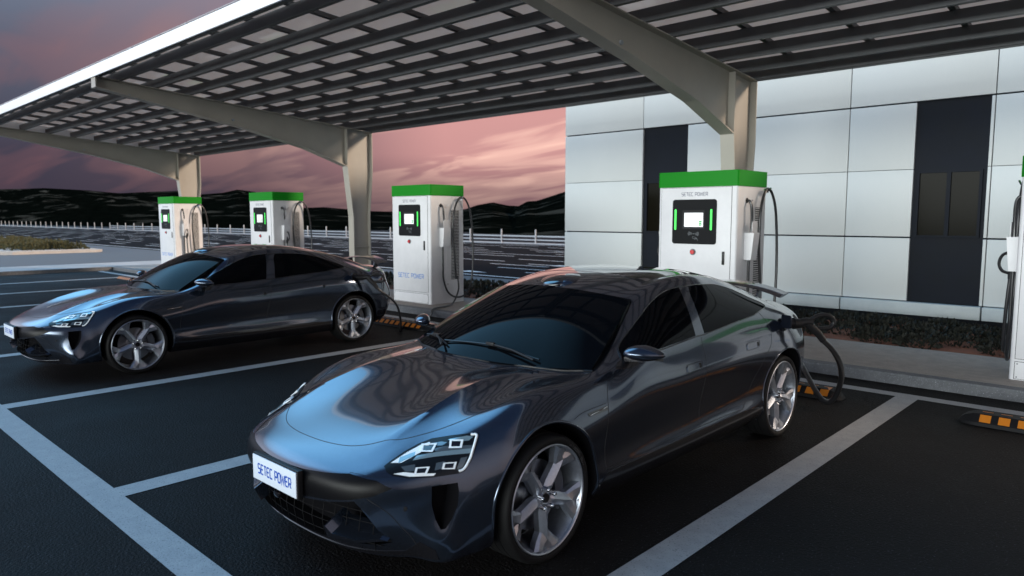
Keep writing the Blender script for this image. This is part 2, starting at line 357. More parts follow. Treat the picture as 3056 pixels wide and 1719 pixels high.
# rows of control points: centre, .3, ridge, valley, crest/roof rail, belt, widest, door, sill, floor edge
ROWS = [
 [(0,-2.40,.19),(.3,-2.385,.19),(.50,-2.345,.19),(.60,-2.31,.19),(.68,-2.26,.19),(.745,-2.21,.19),(.78,-2.18,.19),(.80,-2.16,.19),(.815,-2.14,.19),(.83,-2.11,.19)],
 [(0,-2.50,.32),(.3,-2.48,.32),(.52,-2.43,.32),(.62,-2.385,.32),(.71,-2.32,.32),(.79,-2.235,.31),(.83,-2.175,.29),(.85,-2.135,.26),(.857,-2.11,.23),(.85,-2.08,.20)],
 [(0,-2.53,.46),(.3,-2.51,.46),(.54,-2.455,.46),(.645,-2.395,.46),(.735,-2.315,.46),(.803,-2.20,.44),(.847,-2.115,.39),(.865,-2.07,.33),(.873,-2.04,.26),(.86,-2.01,.20)],
 [(0,-2.525,.59),(.3,-2.50,.59),(.55,-2.435,.59),(.66,-2.37,.59),(.75,-2.275,.59),(.826,-2.125,.575),(.873,-2.035,.49),(.890,-1.995,.39),(.895,-1.97,.29),(.87,-1.96,.20)],
 [(0,-2.455,.645),(.3,-2.43,.645),(.55,-2.355,.648),(.66,-2.28,.652),(.755,-2.18,.658),(.840,-2.05,.635),(.888,-1.98,.535),(.905,-1.95,.415),(.905,-1.93,.30),(.872,-1.92,.20)],
 [(0,-2.33,.69),(.3,-2.30,.692),(.53,-2.21,.712),(.645,-2.13,.712),(.76,-2.04,.722),(.866,-1.94,.680),(.920,-1.89,.57),(.932,-1.87,.435),(.922,-1.86,.305),(.874,-1.85,.2)],
 [(0,-2.08,.765),(.29,-2.06,.768),(.49,-1.98,.800),(.62,-1.92,.792),(.765,-1.85,.805),(.898,-1.78,.745),(.956,-1.74,.605),(.962,-1.73,.45),(.945,-1.72,.31),(.876,-1.72,.2)],
 [(0,-1.76,.835),(.28,-1.75,.838),(.465,-1.70,.868),(.61,-1.65,.853),(.775,-1.60,.878),(.905,-1.55,.79),(.972,-1.52,.63),(.975,-1.5,.46),(.952,-1.5,.31),(.88,-1.5,.2)],
 [(0,-1.46,.885),(.27,-1.45,.888),(.46,-1.41,.914),(.62,-1.36,.892),(.79,-1.30,.905),(.90,-1.26,.815),(.958,-1.22,.65),(.955,-1.2,.465),(.955,-1.2,.315),(.88,-1.2,.2)],
 [(0,-1.20,.925),(.28,-1.17,.926),(.52,-1.10,.930),(.67,-1.02,.925),(.812,-.95,.925),(.893,-.93,.845),(.948,-.92,.67),(.935,-.9,.47),(.957,-.9,.315),(.88,-.9,.2)],
 [(0,-.82,1.13),(.27,-.795,1.127),(.50,-.715,1.11),(.63,-.64,1.09),(.737,-.575,1.07),(.878,-.58,.945),(.945,-.58,.70),(.928,-.58,.47),(.957,-.58,.315),(.88,-.58,.2)],
 [(0,-.44,1.33),(.25,-.42,1.325),(.46,-.355,1.305),(.575,-.29,1.292),(.672,-.22,1.248),(.868,-.2,.975),(.945,-.2,.71),(.925,-.2,.47),(.957,-.2,.315),(.88,-.2,.2)],
 [(0,-.08,1.415),(.24,-.06,1.41),(.44,-.01,1.39),(.545,.03,1.366),(.632,.07,1.333),(.862,.08,.993),(.942,.08,.72),(.922,.08,.47),(.955,.08,.315),(.88,.08,.2)],
 [(0,.33,1.443),(.24,.33,1.438),(.44,.34,1.42),(.54,.35,1.397),(.622,.36,1.365),(.860,.38,1.01),(.942,.38,.73),(.922,.38,.475),(.955,.38,.32),(.88,.38,.2)],
 [(0,.72,1.428),(.24,.72,1.423),(.43,.72,1.405),(.53,.72,1.382),(.615,.72,1.350),(.862,.74,1.028),(.945,.74,.74),(.925,.74,.48),(.955,.74,.32),(.88,.74,.2)],
 [(0,1.08,1.378),(.23,1.08,1.373),(.42,1.08,1.355),(.52,1.08,1.330),(.605,1.08,1.292),(.870,1.1,1.035),(.953,1.1,.75),(.940,1.1,.49),(.955,1.12,.32),(.88,1.12,.2)],
 [(0,1.43,1.300),(.23,1.43,1.295),(.42,1.43,1.276),(.52,1.43,1.248),(.605,1.43,1.205),(.882,1.42,1.025),(.972,1.42,.76),(.965,1.42,.50),(.95,1.44,.32),(.88,1.44,.2)],
 [(0,1.80,1.195),(.24,1.80,1.190),(.44,1.79,1.168),(.55,1.78,1.138),(.64,1.76,1.098),(.865,1.72,1.00),(.972,1.68,.75),(.965,1.66,.50),(.94,1.66,.32),(.86,1.66,.21)],
 [(0,2.12,1.095),(.26,2.11,1.09),(.48,2.08,1.072),(.60,2.05,1.048),(.70,2.0,1.018),(.855,1.93,.935),(.948,1.88,.72),(.94,1.86,.50),(.915,1.85,.34),(.83,1.84,.22)],
 [(0,2.37,1.035),(.28,2.35,1.03),(.52,2.29,1.015),(.64,2.24,.995),(.735,2.18,.965),(.84,2.08,.885),(.913,2.02,.69),(.908,1.99,.50),(.885,1.98,.36),(.80,1.97,.24)],
 [(0,2.40,.93),(.29,2.38,.925),(.54,2.32,.91),(.66,2.265,.895),(.75,2.20,.87),(.835,2.11,.80),(.887,2.07,.65),(.885,2.05,.50),(.865,2.04,.37),(.78,2.03,.25)],
 [(0,2.47,.70),(.29,2.455,.70),(.55,2.40,.695),(.67,2.34,.685),(.75,2.28,.67),(.82,2.19,.63),(.862,2.14,.56),(.865,2.11,.47),(.845,2.10,.37),(.76,2.09,.26)],
 [(0,2.45,.45),(.28,2.435,.45),(.52,2.39,.45),(.63,2.34,.45),(.71,2.28,.445),(.78,2.21,.43),(.82,2.17,.41),(.825,2.145,.38),(.81,2.13,.33),(.74,2.12,.27)],
 [(0,2.33,.28),(.27,2.32,.28),(.48,2.29,.28),(.57,2.26,.28),(.64,2.22,.28),(.69,2.19,.28),(.715,2.17,.28),(.725,2.16,.28),(.73,2.15,.28),(.72,2.14,.275)],
]
def shell_mesh():
    G = np.array(ROWS)
    for r_, k_ in enumerate((1, 1, 1, 1, 1, .7, .3)):     # plan shape of the nose corners
        d_ = np.array([0, .005, .025, .042, .052, .036, .016, .01, .005, 0])*k_
        G[r_, :, 0] -= .73*d_; G[r_, :, 1] += .68*d_                      # rows, cols, 3
    G = np.concatenate([(G*[-1, 1, 1])[:, ::-1][:, :-1], G], 1)   # mirror for symmetric splines
    A = csp(G.transpose(1, 0, 2), 8).transpose(1, 0, 2)
    A = csp(A, 8)
    # fair the surface slightly
    for it in range(70):
        for lam in (.5, -.52):
            B = A.copy(); L = .25*(A[2:, 1:-1]+A[:-2, 1:-1]+A[1:-1, 2:]+A[1:-1, :-2])-A[1:-1, 1:-1]
            B[1:-1, 1:-1] += lam*L; A = B
    # thin-plate fairing of the large panels, their borders held
    nr, ncol = A.shape[:2]; mid = ncol//2
    def plate(r0, r1, c0, c1, n):
        S_ = A[r0:r1, c0:c1].copy()
        lap = lambda Q: .25*(Q[2:, 1:-1]+Q[:-2, 1:-1]+Q[1:-1, 2:]+Q[1:-1, :-2])-Q[1:-1, 1:-1]
        for _ in range(n): S_[2:-2, 2:-2] -= .22*lap(lap(S_))
        A[r0:r1, c0:c1] = S_
    plate(34, 71, mid-31, mid+32, 2500)
    plate(90, 138, mid-31, mid+32, 1200)
    for a, b in ((mid+41, mid+63), (mid-62, mid-40)): plate(66, 126, a, b, 1200)
    # crisp hood ridges, running back from the inner lamp corners to the cowl
    yk = np.array([-2.34, -2.2, -1.98, -1.67, -1.4, -1.2, -1.12]); xk = np.array([.475, .478, .480, .455, .45, .50, .54]); hk = np.array([0, .012, .022, .024, .018, .006, 0])
    xr = np.interp(A[..., 1], yk, xk); hh = np.interp(A[..., 1], yk, hk)*(A[..., 2] > .62)
    dx = np.abs(A[..., 0])-xr
    A[..., 2] += hh*np.where(dx < 0, np.exp(dx/.10), np.exp(-dx/.045))
    nr, ncol = A.shape[:2]
    bm = bmesh.new(); V = [[bm.verts.new(A[i, j]) for j in range(ncol)] for i in range(nr)]
    for i in range(nr-1):
        for j in range(ncol-1):
            bm.faces.new((V[i][j], V[i][j+1], V[i+1][j+1], V[i+1][j]))
    # floor: a flat mesh across the open underside
    for i in range(nr-1): bm.faces.new((V[i][-1], V[i][0], V[i+1][0], V[i+1][-1]))
    bm.faces.new([V[0][j] for j in range(ncol)][::-1]); bm.faces.new([V[-1][j] for j in range(ncol)])
    bmesh.ops.triangulate(bm, faces=[f for f in bm.faces if len(f.verts) > 4])
    bmesh.ops.recalc_face_normals(bm, faces=bm.faces[:])
    return bm
AX_F, AX_R, WR, TRX = -1.5, 1.5, .345, .93
bm = shell_mesh()
SHELL = BVHTree.FromBMesh(bm)
SHELLN = bm.calc_volume(signed=True)
if SHELLN < 0: bmesh.ops.reverse_faces(bm, faces=bm.faces[:])
me = bpy.data.meshes.new('body'); bm.to_mesh(me); bm.free()
me.materials.append(M['carpaint']); me.materials.append(M['arch']); me.materials.append(M['trim'])

def cast(o, d):
    h = SHELL.ray_cast(Vector(o), Vector(d)); return h[0], h[1]
def on_side(y, z, off=0, s=1):
    p, n = cast((3, y, z), (-1, 0, 0))
    if p is None: return None
    if n.x < 0: n = -n
    p = p+n*off; return Vector((p.x*s, p.y, p.z))
def on_front(x, z, off=0):
    p, n = cast((x, -5, z), (0, 1, 0))
    if p is None: return None
    if n.y > 0: n = -n
    return p+n*off
def on_top(x, y, off=0):
    p, n = cast((x, y, 5), (0, 0, -1))
    if p is None: return None
    if n.z < 0: n = -n
    return p+n*off
# ---- cutters (closed prisms) -> boolean
def cutter(bm, mi):
    bmesh.ops.recalc_face_normals(bm, faces=bm.faces[:])
    for f in bm.faces: f.material_index = mi
    m2 = bpy.data.meshes.new('cut'); bm.to_mesh(m2); bm.free()
    for m in ('carpaint', 'arch', 'trim'): m2.materials.append(M[m])
    return m2
def boolean(me, cut):
    a = bpy.data.objects.new('a', me); b = bpy.data.objects.new('b', cut); COL.objects.link(a); COL.objects.link(b)
    md = a.modifiers.new('m', 'BOOLEAN'); md.operation = 'DIFFERENCE'; md.object = b; md.solver = 'EXACT'
    dg = bpy.context.evaluated_depsgraph_get(); dg.update()
    r = bpy.data.meshes.new_from_object(a.evaluated_get(dg))
    bpy.data.objects.remove(a); bpy.data.objects.remove(b); bpy.data.meshes.remove(me); bpy.data.meshes.remove(cut)
    return r
cb = bmesh.new()
for s in (-1, 1):
    for y in (AX_F, AX_R):
        R0 = .398
        pts = [(y+R0*math.cos(a), WR+.012+R0*math.sin(a)) for a in [math.radians(k) for k in range(-20, 201, 5)]]
        pts = [(y+R0*1.0, -.1)]+pts+[(y-R0*1.0, -.1)]
        prism(cb, pts, s*.60, s*1.2, 'x')
me = boolean(me, cutter(cb, 1))
def loft_cut(cb, pts, d0, d1, axis, taper=.85):
    """prism whose inner end is shrunk, so the recess has sloping walls"""
    c = (sum(p[0] for p in pts)/len(pts), sum(p[1] for p in pts)/len(pts))
    f = lambda p, t: (t, p[0], p[1]) if axis == 'x' else (p[0], t, p[1])
    va = [cb.verts.new(f(p, d0)) for p in pts]
    vb = [cb.verts.new(f((c[0]+(p[0]-c[0])*taper, c[1]+(p[1]-c[1])*taper), d1)) for p in pts]
    n = len(pts); cb.faces.new(va[::-1]); cb.faces.new(vb)
    for i in range(n): cb.faces.new((va[i], va[(i+1) % n], vb[(i+1) % n], vb[i]))
# lower grille opening (front), as wide as in the photograph
cb = bmesh.new()
gr = [(-.54,.505),(-.39,.478),(-.18,.455),(.18,.455),(.39,.478),(.54,.505),(.585,.455),(.655,.335),(.66,.285),(.60,.268),(.40,.255),(0,.24),(-.40,.255),(-.60,.268),(-.66,.285),(-.655,.335),(-.585,.455)]
loft_cut(cb, gr, -2.8, -2.30, 'y', .96)
me = boolean(me, cutter(cb, 1))
# air curtains at the bumper corners
cb = bmesh.new()
for s in (-1, 1):
    ac = [(-2.172,.572),(-2.05,.575),(-2.052,.53),(-2.066,.46),(-2.10,.395),(-2.135,.352),(-2.158,.348),(-2.172,.40),(-2.18,.48)]
    loft_cut(cb, ac if s > 0 else ac[::-1], s*1.2, s*.755, 'x', .9)
me = boolean(me, cutter(cb, 1))
set_smooth(me, 32)
CAR = thing('car', 'dark metallic sedan nearest the camera, charging, seen from its front corner', 'car', (0, 0, 0), 0, 'dark sports sedans on charge')
body = link('body', me, CAR)
# ---- surface patches following the shell
def patch(name, poly, proj, off, mat, parent, res=.02, skirt=.006, s=1, smooth=40):
    """polygon in a projection plane, gridded, laid on the shell and lifted by off"""
    bm = bmesh.new()
    vs = [bm.verts.new((p[0], p[1], 0)) for p in poly]; bm.faces.new(vs)
    xs = [p[0] for p in poly]; ys = [p[1] for p in poly]
    for ax, lo, hi in ((0, min(xs), max(xs)), (1, min(ys), max(ys))):
        k = int((hi-lo)/res)
        for i in range(1, k+1):
            c = lo+(hi-lo)*i/(k+1); co = [0, 0, 0]; no = [0, 0, 0]; co[ax] = c; no[ax] = 1
            bmesh.ops.bisect_plane(bm, geom=bm.verts[:]+bm.edges[:]+bm.faces[:], plane_co=co, plane_no=no, dist=1e-6)
    bmesh.ops.triangulate(bm, faces=[f for f in bm.faces if len(f.verts) > 4])
    if skirt:
        be = [e for e in bm.edges if e.is_boundary]
        r = bmesh.ops.extrude_edge_only(bm, edges=be); nv = set(v for v in r['geom'] if isinstance(v, bmesh.types.BMVert))
    else: nv = set()
    for v in bm.verts:
        o = off-skirt if v in nv else off
        a, b = v.co.x, v.co.y
        q = on_side(a, b, o, s) if proj == 'side' else on_front(a, b, o) if proj == 'front' else on_top(a, b, o)
        if q is None: q = Vector((v.co.x, v.co.y, -5))
        v.co = q
    bmesh.ops.delete(bm, geom=[v for v in bm.verts if v.co.z < -1], context='VERTS')
    return bmobj(name, bm, mat, parent, smooth)
def seam(name, pts, proj, parent, r=.0022, s=1, mat=None, off=-.0005, n=6):
    P = []
    for p in catmull([(a, b, 0) for a, b in pts], n):
        q = on_side(p.x, p.y, off, s) if proj == 'side' else on_front(p.x, p.y, off) if proj == 'front' else on_top(p.x, p.y, off)
        if q is not None: P.append(q)
    bm = bmesh.new(); tube(bm, P, r, 6); return bmobj(name, bm, mat or M['gap'], parent, 60)
def smooth2(poly, n=4): return [(p.x, p.y) for p in catmull([(a, b, 0) for a, b in poly], n, True)]
# ---- wheels
def make_wheel(name, s, y, parent):
    """origin at hub centre on the outer face plane; s=+1 outer face towards +x"""
    w = bpy.data.objects.new(name, None); COL.objects.link(w); w.parent = parent; w.empty_display_size = .1
    w.location = (TRX*s, y, WR); w.rotation_euler = (0, 0, 0 if s > 0 else PI)
    R = WR; W2 = .245
    bm = bmesh.new()
    prof = [(.292, -.012), (.296, .004), (.303, .010), (.318, .014), (.333, .008), (R-.006, -.008), (R, -.028), (R, -.05), (R-.004, -.052), (R-.004, -.058), (R, -.06), (R, -.10), (R-.004, -.102), (R-.004, -.108), (R, -.11), (R, -.16), (R-.004, -.162), (R-.004, -.168), (R, -.17), (R, -W2+.03), (R-.01, -W2+.01), (.318, -W2), (.292, -W2+.01)]
    lathe(bm, prof, 96)
    tyre = bmobj('tyre', bm, M['tyre'], w, 50)
    # moulded writing on the sidewall
    def pl(u, v, li):
        a = math.radians(58)-u/.312; r = .303+v; x = .0142-abs(r-.316)*.25+li*.0002
        return Vector((x, r*math.cos(a), r*math.sin(a)))
    lt = bmobj('tyre_lettering', lettering('Xiaomi SU7', .20, .017, .0032, pl), principled('tyre_print', (.05, .05, .052), .5) if 'tyre_print' not in bpy.data.materials else bpy.data.materials['tyre_print'], tyre)
    bm = bmesh.new()
    lathe(bm, [(.281, -.012), (.2945, -.004), (.2945, .005), (.289, .009), (.283, .005), (.279, -.004)], 96, mi=1)
    lathe(bm, [(.281, -.008), (.272, -.03), (.264, -.09), (.26, -.20), (.285, -.235), (.292, -.236)], 96)
    # five forked spokes
    def P(r, a, x): return Vector((x, r*math.sin(a), r*math.cos(a)))
    for k in range(5):
        a0 = PI+2*PI*k/5      # one spoke points straight down
        def Q(u, v, x):       # u radial, v sideways
            return Vector((x, u*math.sin(a0)+v*math.cos(a0), u*math.cos(a0)-v*math.sin(a0)))
        # half outlines: radial, half width, height of flank edge
        cr = [(.046, -.026), (.075, -.016), (.13, -.011), (.185, -.009), (.225, -.010)]        # centre ridge
        ed = [(.052, .034, -.040), (.085, .037, -.040), (.13, .035, -.038), (.184, .033, -.036), (.222, .068, -.028), (.262, .108, -.010)]
        for sg in (-1, 1):
            c = [bm.verts.new(Q(u, 0, x)) for u, x in cr]; c.append(bm.verts.new(Q(.243, .022*sg, -.012))); c.append(bm.verts.new(Q(.277, .046*sg, -.006)))
            e = [bm.verts.new(Q(u, v*sg, x)) for u, v, x in ed]; e.insert(0, bm.verts.new(Q(.045, .015*sg, -.036)))
            m_ = [bm.verts.new(Q(u, v*.72*sg, x+.010)) for u, v, x in ed]; m_.insert(0, bm.verts.new(Q(.047, .010*sg, -.034)))
            b = [bm.verts.new(Vector((v.co.x-.035, v.co.y, v.co.z))) for v in e]
            for i in range(6):
                for A, B in ((c, m_), (m_, e), (e, b)):
                    f = bm.faces.new((A[i], B[i], B[i+1], A[i+1]))
                    if sg > 0: f.normal_flip()
            # tip wedge in the fork
            t0 = bm.verts.new(Q(.225, 0, -.019)); t1 = bm.verts.new(Q(.243, .022*sg, -.0125)); t2 = bm.verts.new(Q(.277, .046*sg, -.0065)); t3 = bm.verts.new(Q(.281, 0, -.02)); t4 = bm.verts.new(Q(.240, 0, -.022))
            bm.faces.new((t0, t1, t4)); bm.faces.new((t1, t2, t3, t4))
            # bright chip at the rim
            vs = [bm.verts.new(Q(*q)) for q in ((.268, 0, -.008), (.277, .014*sg, -.003), (.283, .014*sg, -.003), (.284, 0, -.003))]
            f = bm.faces.new(vs); f.material_index = 1
    cyl(bm, (-.045, 0, 0), (1, 0, 0), .062, .03, 30)
    cyl(bm, (-.034, 0, 0), (1, 0, 0), .034, .02, 20)
    bmesh.ops.recalc_face_normals(bm, faces=bm.faces[:])
    bmobj('rim', bm, [M['rim'], M['rimlip']], w, 26, recalc=False)
    for k in range(5):
        a = 2*PI*k/5
        bm = bmesh.new(); p = P(.052, a, 0)
        cyl(bm, (-.014, p.y, p.z), (1, 0, 0), .0125, .03, 12); cyl(bm, (.004, p.y, p.z), (1, 0, 0), .0125, .009, 12, r2=.006)
        bmobj('wheel_nut', bm, M['chrome'], w, 40)
    bm = bmesh.new(); cyl(bm, (-.022, 0, 0), (1, 0, 0), .028, .012, 20, r2=.024); bmobj('hub_cap', bm, M['black'], w, 30)
    bm = bmesh.new(); cyl(bm, (-.115, 0, 0), (1, 0, 0), .19, .02, 64); cyl(bm, (-.10, 0, 0), (1, 0, 0), .10, .03, 40); bmobj('brake_disc', bm, M['disc'], w, 30)
    bm = bmesh.new()   # caliper on the rearward side
    pts = [(.205*math.cos(a), .205*math.sin(a)) for a in [math.radians(q) for q in range(-38, 39, 8)]]+[(.135*math.cos(a), .135*math.sin(a)) for a in [math.radians(q) for q in range(38, -39, -8)]]
    prism(bm, [(p[0]*s, p[1]) for p in pts], -.12, -.068, 'x'); bmobj('brake_caliper', bm, M['caliper'], w, 40)
    return w
for s, nm in ((1, ''), (-1, '')):
    make_wheel('wheel', s, AX_F, CAR); make_wheel('wheel', s, AX_R, CAR)
# ------------------------------------------------------------------ car details
def patchD(name, pts, d, off, mat, parent, res=.02, skirt=.006, s=1, smooth=40, hole=None):
    d = Vector(d).normalized(); u = Vector((0, 0, 1)).cross(d)
    u = u.normalized() if u.length > 1e-3 else Vector((1, 0, 0)); v = d.cross(u)
    poly = [(Vector(p).dot(u), Vector(p).dot(v)) for p in pts]
    bm = bmesh.new(); bm.faces.new([bm.verts.new((p[0], p[1], 0)) for p in poly])
    xs = [p[0] for p in poly]; ys = [p[1] for p in poly]
    for ax, lo, hi in ((0, min(xs), max(xs)), (1, min(ys), max(ys))):
        k = int((hi-lo)/res)
        for i in range(1, k+1):
            c = lo+(hi-lo)*i/(k+1)+1e-5; co = [0, 0, 0]; no = [0, 0, 0]; co[ax] = c; no[ax] = 1
            bmesh.ops.bisect_plane(bm, geom=bm.verts[:]+bm.edges[:]+bm.faces[:], plane_co=co, plane_no=no, dist=1e-6)
    bmesh.ops.triangulate(bm, faces=[f for f in bm.faces if len(f.verts) > 4])
    nv = set()
    if skirt:
        r = bmesh.ops.extrude_edge_only(bm, edges=[e for e in bm.edges if e.is_boundary]); nv = set(q for q in r['geom'] if isinstance(q, bmesh.types.BMVert))
    bad = []
    for w in bm.verts:
        o = u*w.co.x+v*w.co.y+d*6; p, n = cast(o, -d)
        if p is None: bad.append(w); continue
        if n.dot(d) < 0: n = -n
        p = p+n*(off-skirt if w in nv else off); w.co = (p.x*s, p.y, p.z)
    if bad: bmesh.ops.delete(bm, geom=bad, context='VERTS')
    return bmobj(name, bm, mat, parent, smooth)
def side_pts(p): return [(1, a, b) for a, b in p]
def top_pts(p): return [(a, b, 1) for a, b in p]
def front_pts(p): return [(a, -3, b) for a, b in p]
SD, TD, FD = (1, 0, 0), (0, 0, 1), (0, -1, 0)
M['lamp_grey'] = principled('lamp_smoked', (.10, .13, .15), .15, .5, coat=.8)
# windows
fw = [(-.702,.972),(-.661,1.019),(-.519,1.09),(-.349,1.169),(-.23,1.223),(-.11,1.267),(.005,1.298),(.113,1.317),(.203,1.325),(.270,1.328),(.228,1.186),(.165,1.009),(-.028,.996),(-.264,.985),(-.511,.979)]
rw = [(.405,1.328),(.497,1.329),(.742,1.317),(.889,1.296),(1.045,1.262),(1.156,1.226),(1.251,1.188),(1.356,1.148),(1.416,1.124),(1.425,1.105),(1.40,1.093),(1.201,1.073),(1.05,1.056),(.72,1.037),(.451,1.019),(.292,1.012),(.366,1.275)]
LAMP = [(.59,-2.314,.657),(.591,-2.278,.672),(.597,-2.195,.701),(.612,-2.116,.725),(.639,-2.055,.742),(.708,-1.986,.757),(.794,-1.905,.771),(.812,-1.898,.766),(.832,-1.924,.742),(.862,-1.998,.675),(.864,-2.048,.636),(.854,-2.077,.629),(.792,-2.187,.623),(.718,-2.277,.623),(.663,-2.318,.631),(.625,-2.327,.641)]
LD = (.62, -.62, .45)
for s in (1, -1):
    patchD('side_window', side_pts(fw), SD, .002, M['carglass'], CAR, s=s)
    patchD('side_window', side_pts(rw), SD, .002, M['carglass'], CAR, s=s)
    # bright/dark line framing the glasshouse
    loop = [(-.715,.966)]+fw[1:10]+rw[0:14]+[(.292,1.006),(.165,1.003),(-.264,.978)]
    seam('window_trim', loop+[loop[0]], 'side', CAR, .0045, s, M['trim'], 0.001, 3)
    # door shut lines
    seam('door_seam', [(-.914,.87),(-.955,.80),(-.98,.72),(-1.012,.569),(-1.018,.44),(-1.015,.388)], 'side', CAR, .0022, s)
    seam('door_seam', [(.228,.995),(.20,.93),(.19,.85),(.172,.747),(.135,.60),(.11,.45),(.112,.385)], 'side', CAR, .0022, s)
    seam('door_seam', [(1.20,1.065),(1.235,.96),(1.226,.884),(1.197,.817),(1.121,.746),(1.034,.66),(.94,.575),(.85,.47),(.75,.385)], 'side', CAR, .0022, s)
    seam('door_seam', [(-1.015,.388),(-.6,.388),(-.17,.39),(.39,.392),(.75,.385)], 'side', CAR, .0022, s)
    seam('fender_seam', [(-1.86,.755),(-1.327,.79),(-1.209,.756),(-.962,.768)] if False else [(-1.30,.735),(-1.209,.755),(-1.05,.762),(-.985,.765)], 'side', CAR, .0018, s)
    patchD('rocker_trim', side_pts([(-1.09,.24),(-1.08,.31),(-1.02,.365),(-.6,.368),(.39,.370),(.85,.368),(1.05,.34),(1.09,.24),(.6,.225),(-.6,.225)]), SD, .003, M['trim'], CAR, s=s, res=.04)
    patchD('fender_vent', side_pts([(-1.171,.742),(-1.048,.748),(-.985,.750),(-.985,.727),(-1.08,.722),(-1.166,.727)]), SD, .002, M['trim'], CAR, s=s)
    seam('fender_vent_blade', [(-1.16,.728),(-1.08,.735),(-.99,.744)], 'side', CAR, .004, s, M['chrome'], .003)
    # flush handles in a shallow lighter frame
    for y0, z0 in ((-.09, .80), (.80, .833)):
        P_ = [(y0,z0),(y0+.005,z0+.034),(y0+.03,z0+.045),(y0+.20,z0+.047),(y0+.222,z0+.036),(y0+.215,z0+.008),(y0+.185,z0-.006),(y0+.02,z0-.008)]
        seam('handle_seam', P_+[P_[0]], 'side', CAR, .0018, s, None, .0)
        patchD('door_handle', side_pts([(y0+.012,z0+.004),(y0+.015,z0+.032),(y0+.03,z0+.039),(y0+.17,z0+.040),(y0+.17,z0+.004),(y0+.02,z0-.001)]), SD, .005, M['carpaint'], CAR, s=s)
        patchD('handle_recess', side_pts([(y0+.175,z0+.003),(y0+.175,z0+.038),(y0+.208,z0+.036),(y0+.208,z0+.008)]), SD, .0015, M['gap'], CAR, s=s)
    # wheel arch lips
    for y in (AX_F, AX_R):
        P_ = []
        for k in range(-14, 195, 4):
            a = math.radians(k); q = on_side(y+.402*math.cos(a), WR+.012+.402*math.sin(a), -.004, s)
            if q is not None: P_.append(q)
        bm = bmesh.new(); tube(bm, P_, .009, 8); bmobj('arch_lip', bm, M['carpaint'], CAR, 60)
    # headlamp: dark housing, reflectors, four square guides and the white outer hook
    lamp = patchD('headlight', LAMP, LD, .003, M['lamp_dark'], CAR, res=.012, s=s)
    def sub(name, pts, off, mat, res=.01): return patchD(name, pts, LD, off, mat, lamp, res=res, s=s, skirt=.002)
    sub('lamp_reflector', [(.605,-2.285,.668),(.612,-2.19,.698),(.628,-2.112,.721),(.650,-2.075,.730),(.668,-2.105,.712),(.655,-2.17,.69),(.64,-2.25,.668)], .0045, M['lamp_white'])
    sub('lamp_reflector', [(.66,-2.17,.686),(.70,-2.125,.697),(.74,-2.08,.706),(.79,-2.02,.712),(.835,-1.965,.718),(.84,-1.985,.70),(.79,-2.045,.694),(.72,-2.12,.682),(.665,-2.2,.672)], .0045, M['lamp_teal'])
    sub('lamp_reflector', [(.655,-2.31,.634),(.72,-2.268,.628),(.79,-2.18,.628),(.79,-2.165,.636),(.74,-2.225,.636),(.69,-2.28,.645)], .0045, M['lamp_white'])
    sub('lamp_reflector', [(.72,-2.02,.747),(.775,-1.945,.760),(.80,-1.925,.757),(.795,-1.95,.742),(.745,-2.01,.733)], .0045, M['lamp_teal'])
    sub('lamp_reflector', [(.615,-2.24,.687),(.64,-2.16,.700),(.655,-2.18,.688),(.64,-2.27,.672)], .0046, M['lamp_teal'])
    sub('lamp_reflector', [(.645,-2.10,.724),(.70,-2.045,.737),(.725,-2.03,.735),(.715,-2.055,.722),(.665,-2.09,.718)], .0043, M['lamp_grey'])
    sub('lamp_reflector', [(.70,-2.10,.714),(.73,-2.05,.722),(.80,-1.985,.728),(.825,-1.955,.728),(.83,-1.97,.716),(.78,-2.03,.709),(.72,-2.10,.704)], .0043, M['lamp_grey'])
    sub('lamp_reflector', [(.66,-2.27,.660),(.70,-2.215,.668),(.71,-2.225,.640),(.69,-2.265,.640)], .0043, M['lamp_grey'])
    sub('lamp_reflector', [(.765,-2.14,.672),(.785,-2.10,.676),(.795,-2.115,.648),(.775,-2.16,.642)], .0043, M['lamp_grey'])
    sub('lamp_reflector', [(.83,-2.04,.690),(.845,-2.01,.692),(.852,-2.05,.652),(.84,-2.08,.645)], .0043, M['lamp_grey'])
    for q in ([(.632,-2.112,.722),(.688,-2.067,.727),(.709,-2.115,.704),(.663,-2.149,.702)], [(.729,-2.013,.742),(.777,-1.974,.745),(.798,-2.006,.721),(.758,-2.048,.719)], [(.716,-2.223,.656),(.756,-2.176,.659),(.765,-2.204,.636),(.729,-2.246,.635)], [(.79,-2.115,.671),(.824,-2.066,.673),(.834,-2.088,.649),(.801,-2.136,.651)]):
        q = [Vector(p) for p in q]; c = sum(q, Vector())/4
        bm = bmesh.new(); o_ = []; i_ = []
        for p in q:
            for lst, k in ((o_, 1.08), (i_, .72)):
                w = c+(p-c)*k; h, n = cast(w+Vector(LD)*2, -Vector(LD).normalized())
                n = n if n.dot(Vector(LD)) > 0 else -n; h = h+n*.008; lst.append(bm.verts.new((h.x*s, h.y, h.z)))
        for k in range(4): bm.faces.new((o_[k], o_[(k+1) % 4], i_[(k+1) % 4], i_[k]))
        r = bmesh.ops.extrude_face_region(bm, geom=bm.faces[:])
        for w in r['geom']:
            if isinstance(w, bmesh.types.BMVert): w.co -= Vector((LD[0]*s, LD[1], LD[2]))*.006
        bmobj('light_guide', bm, M['lamp_white'], lamp, 30)
        sub('lamp_lens', [c+(p-c)*.66 for p in q], .0055, M['blackgloss'])
    hook = [(.785,-1.928,.764),(.806,-1.910,.764),(.818,-1.925,.750),(.834,-1.96,.716),(.852,-2.00,.682),(.858,-2.045,.646),(.846,-2.07,.636)]
    P_ = []
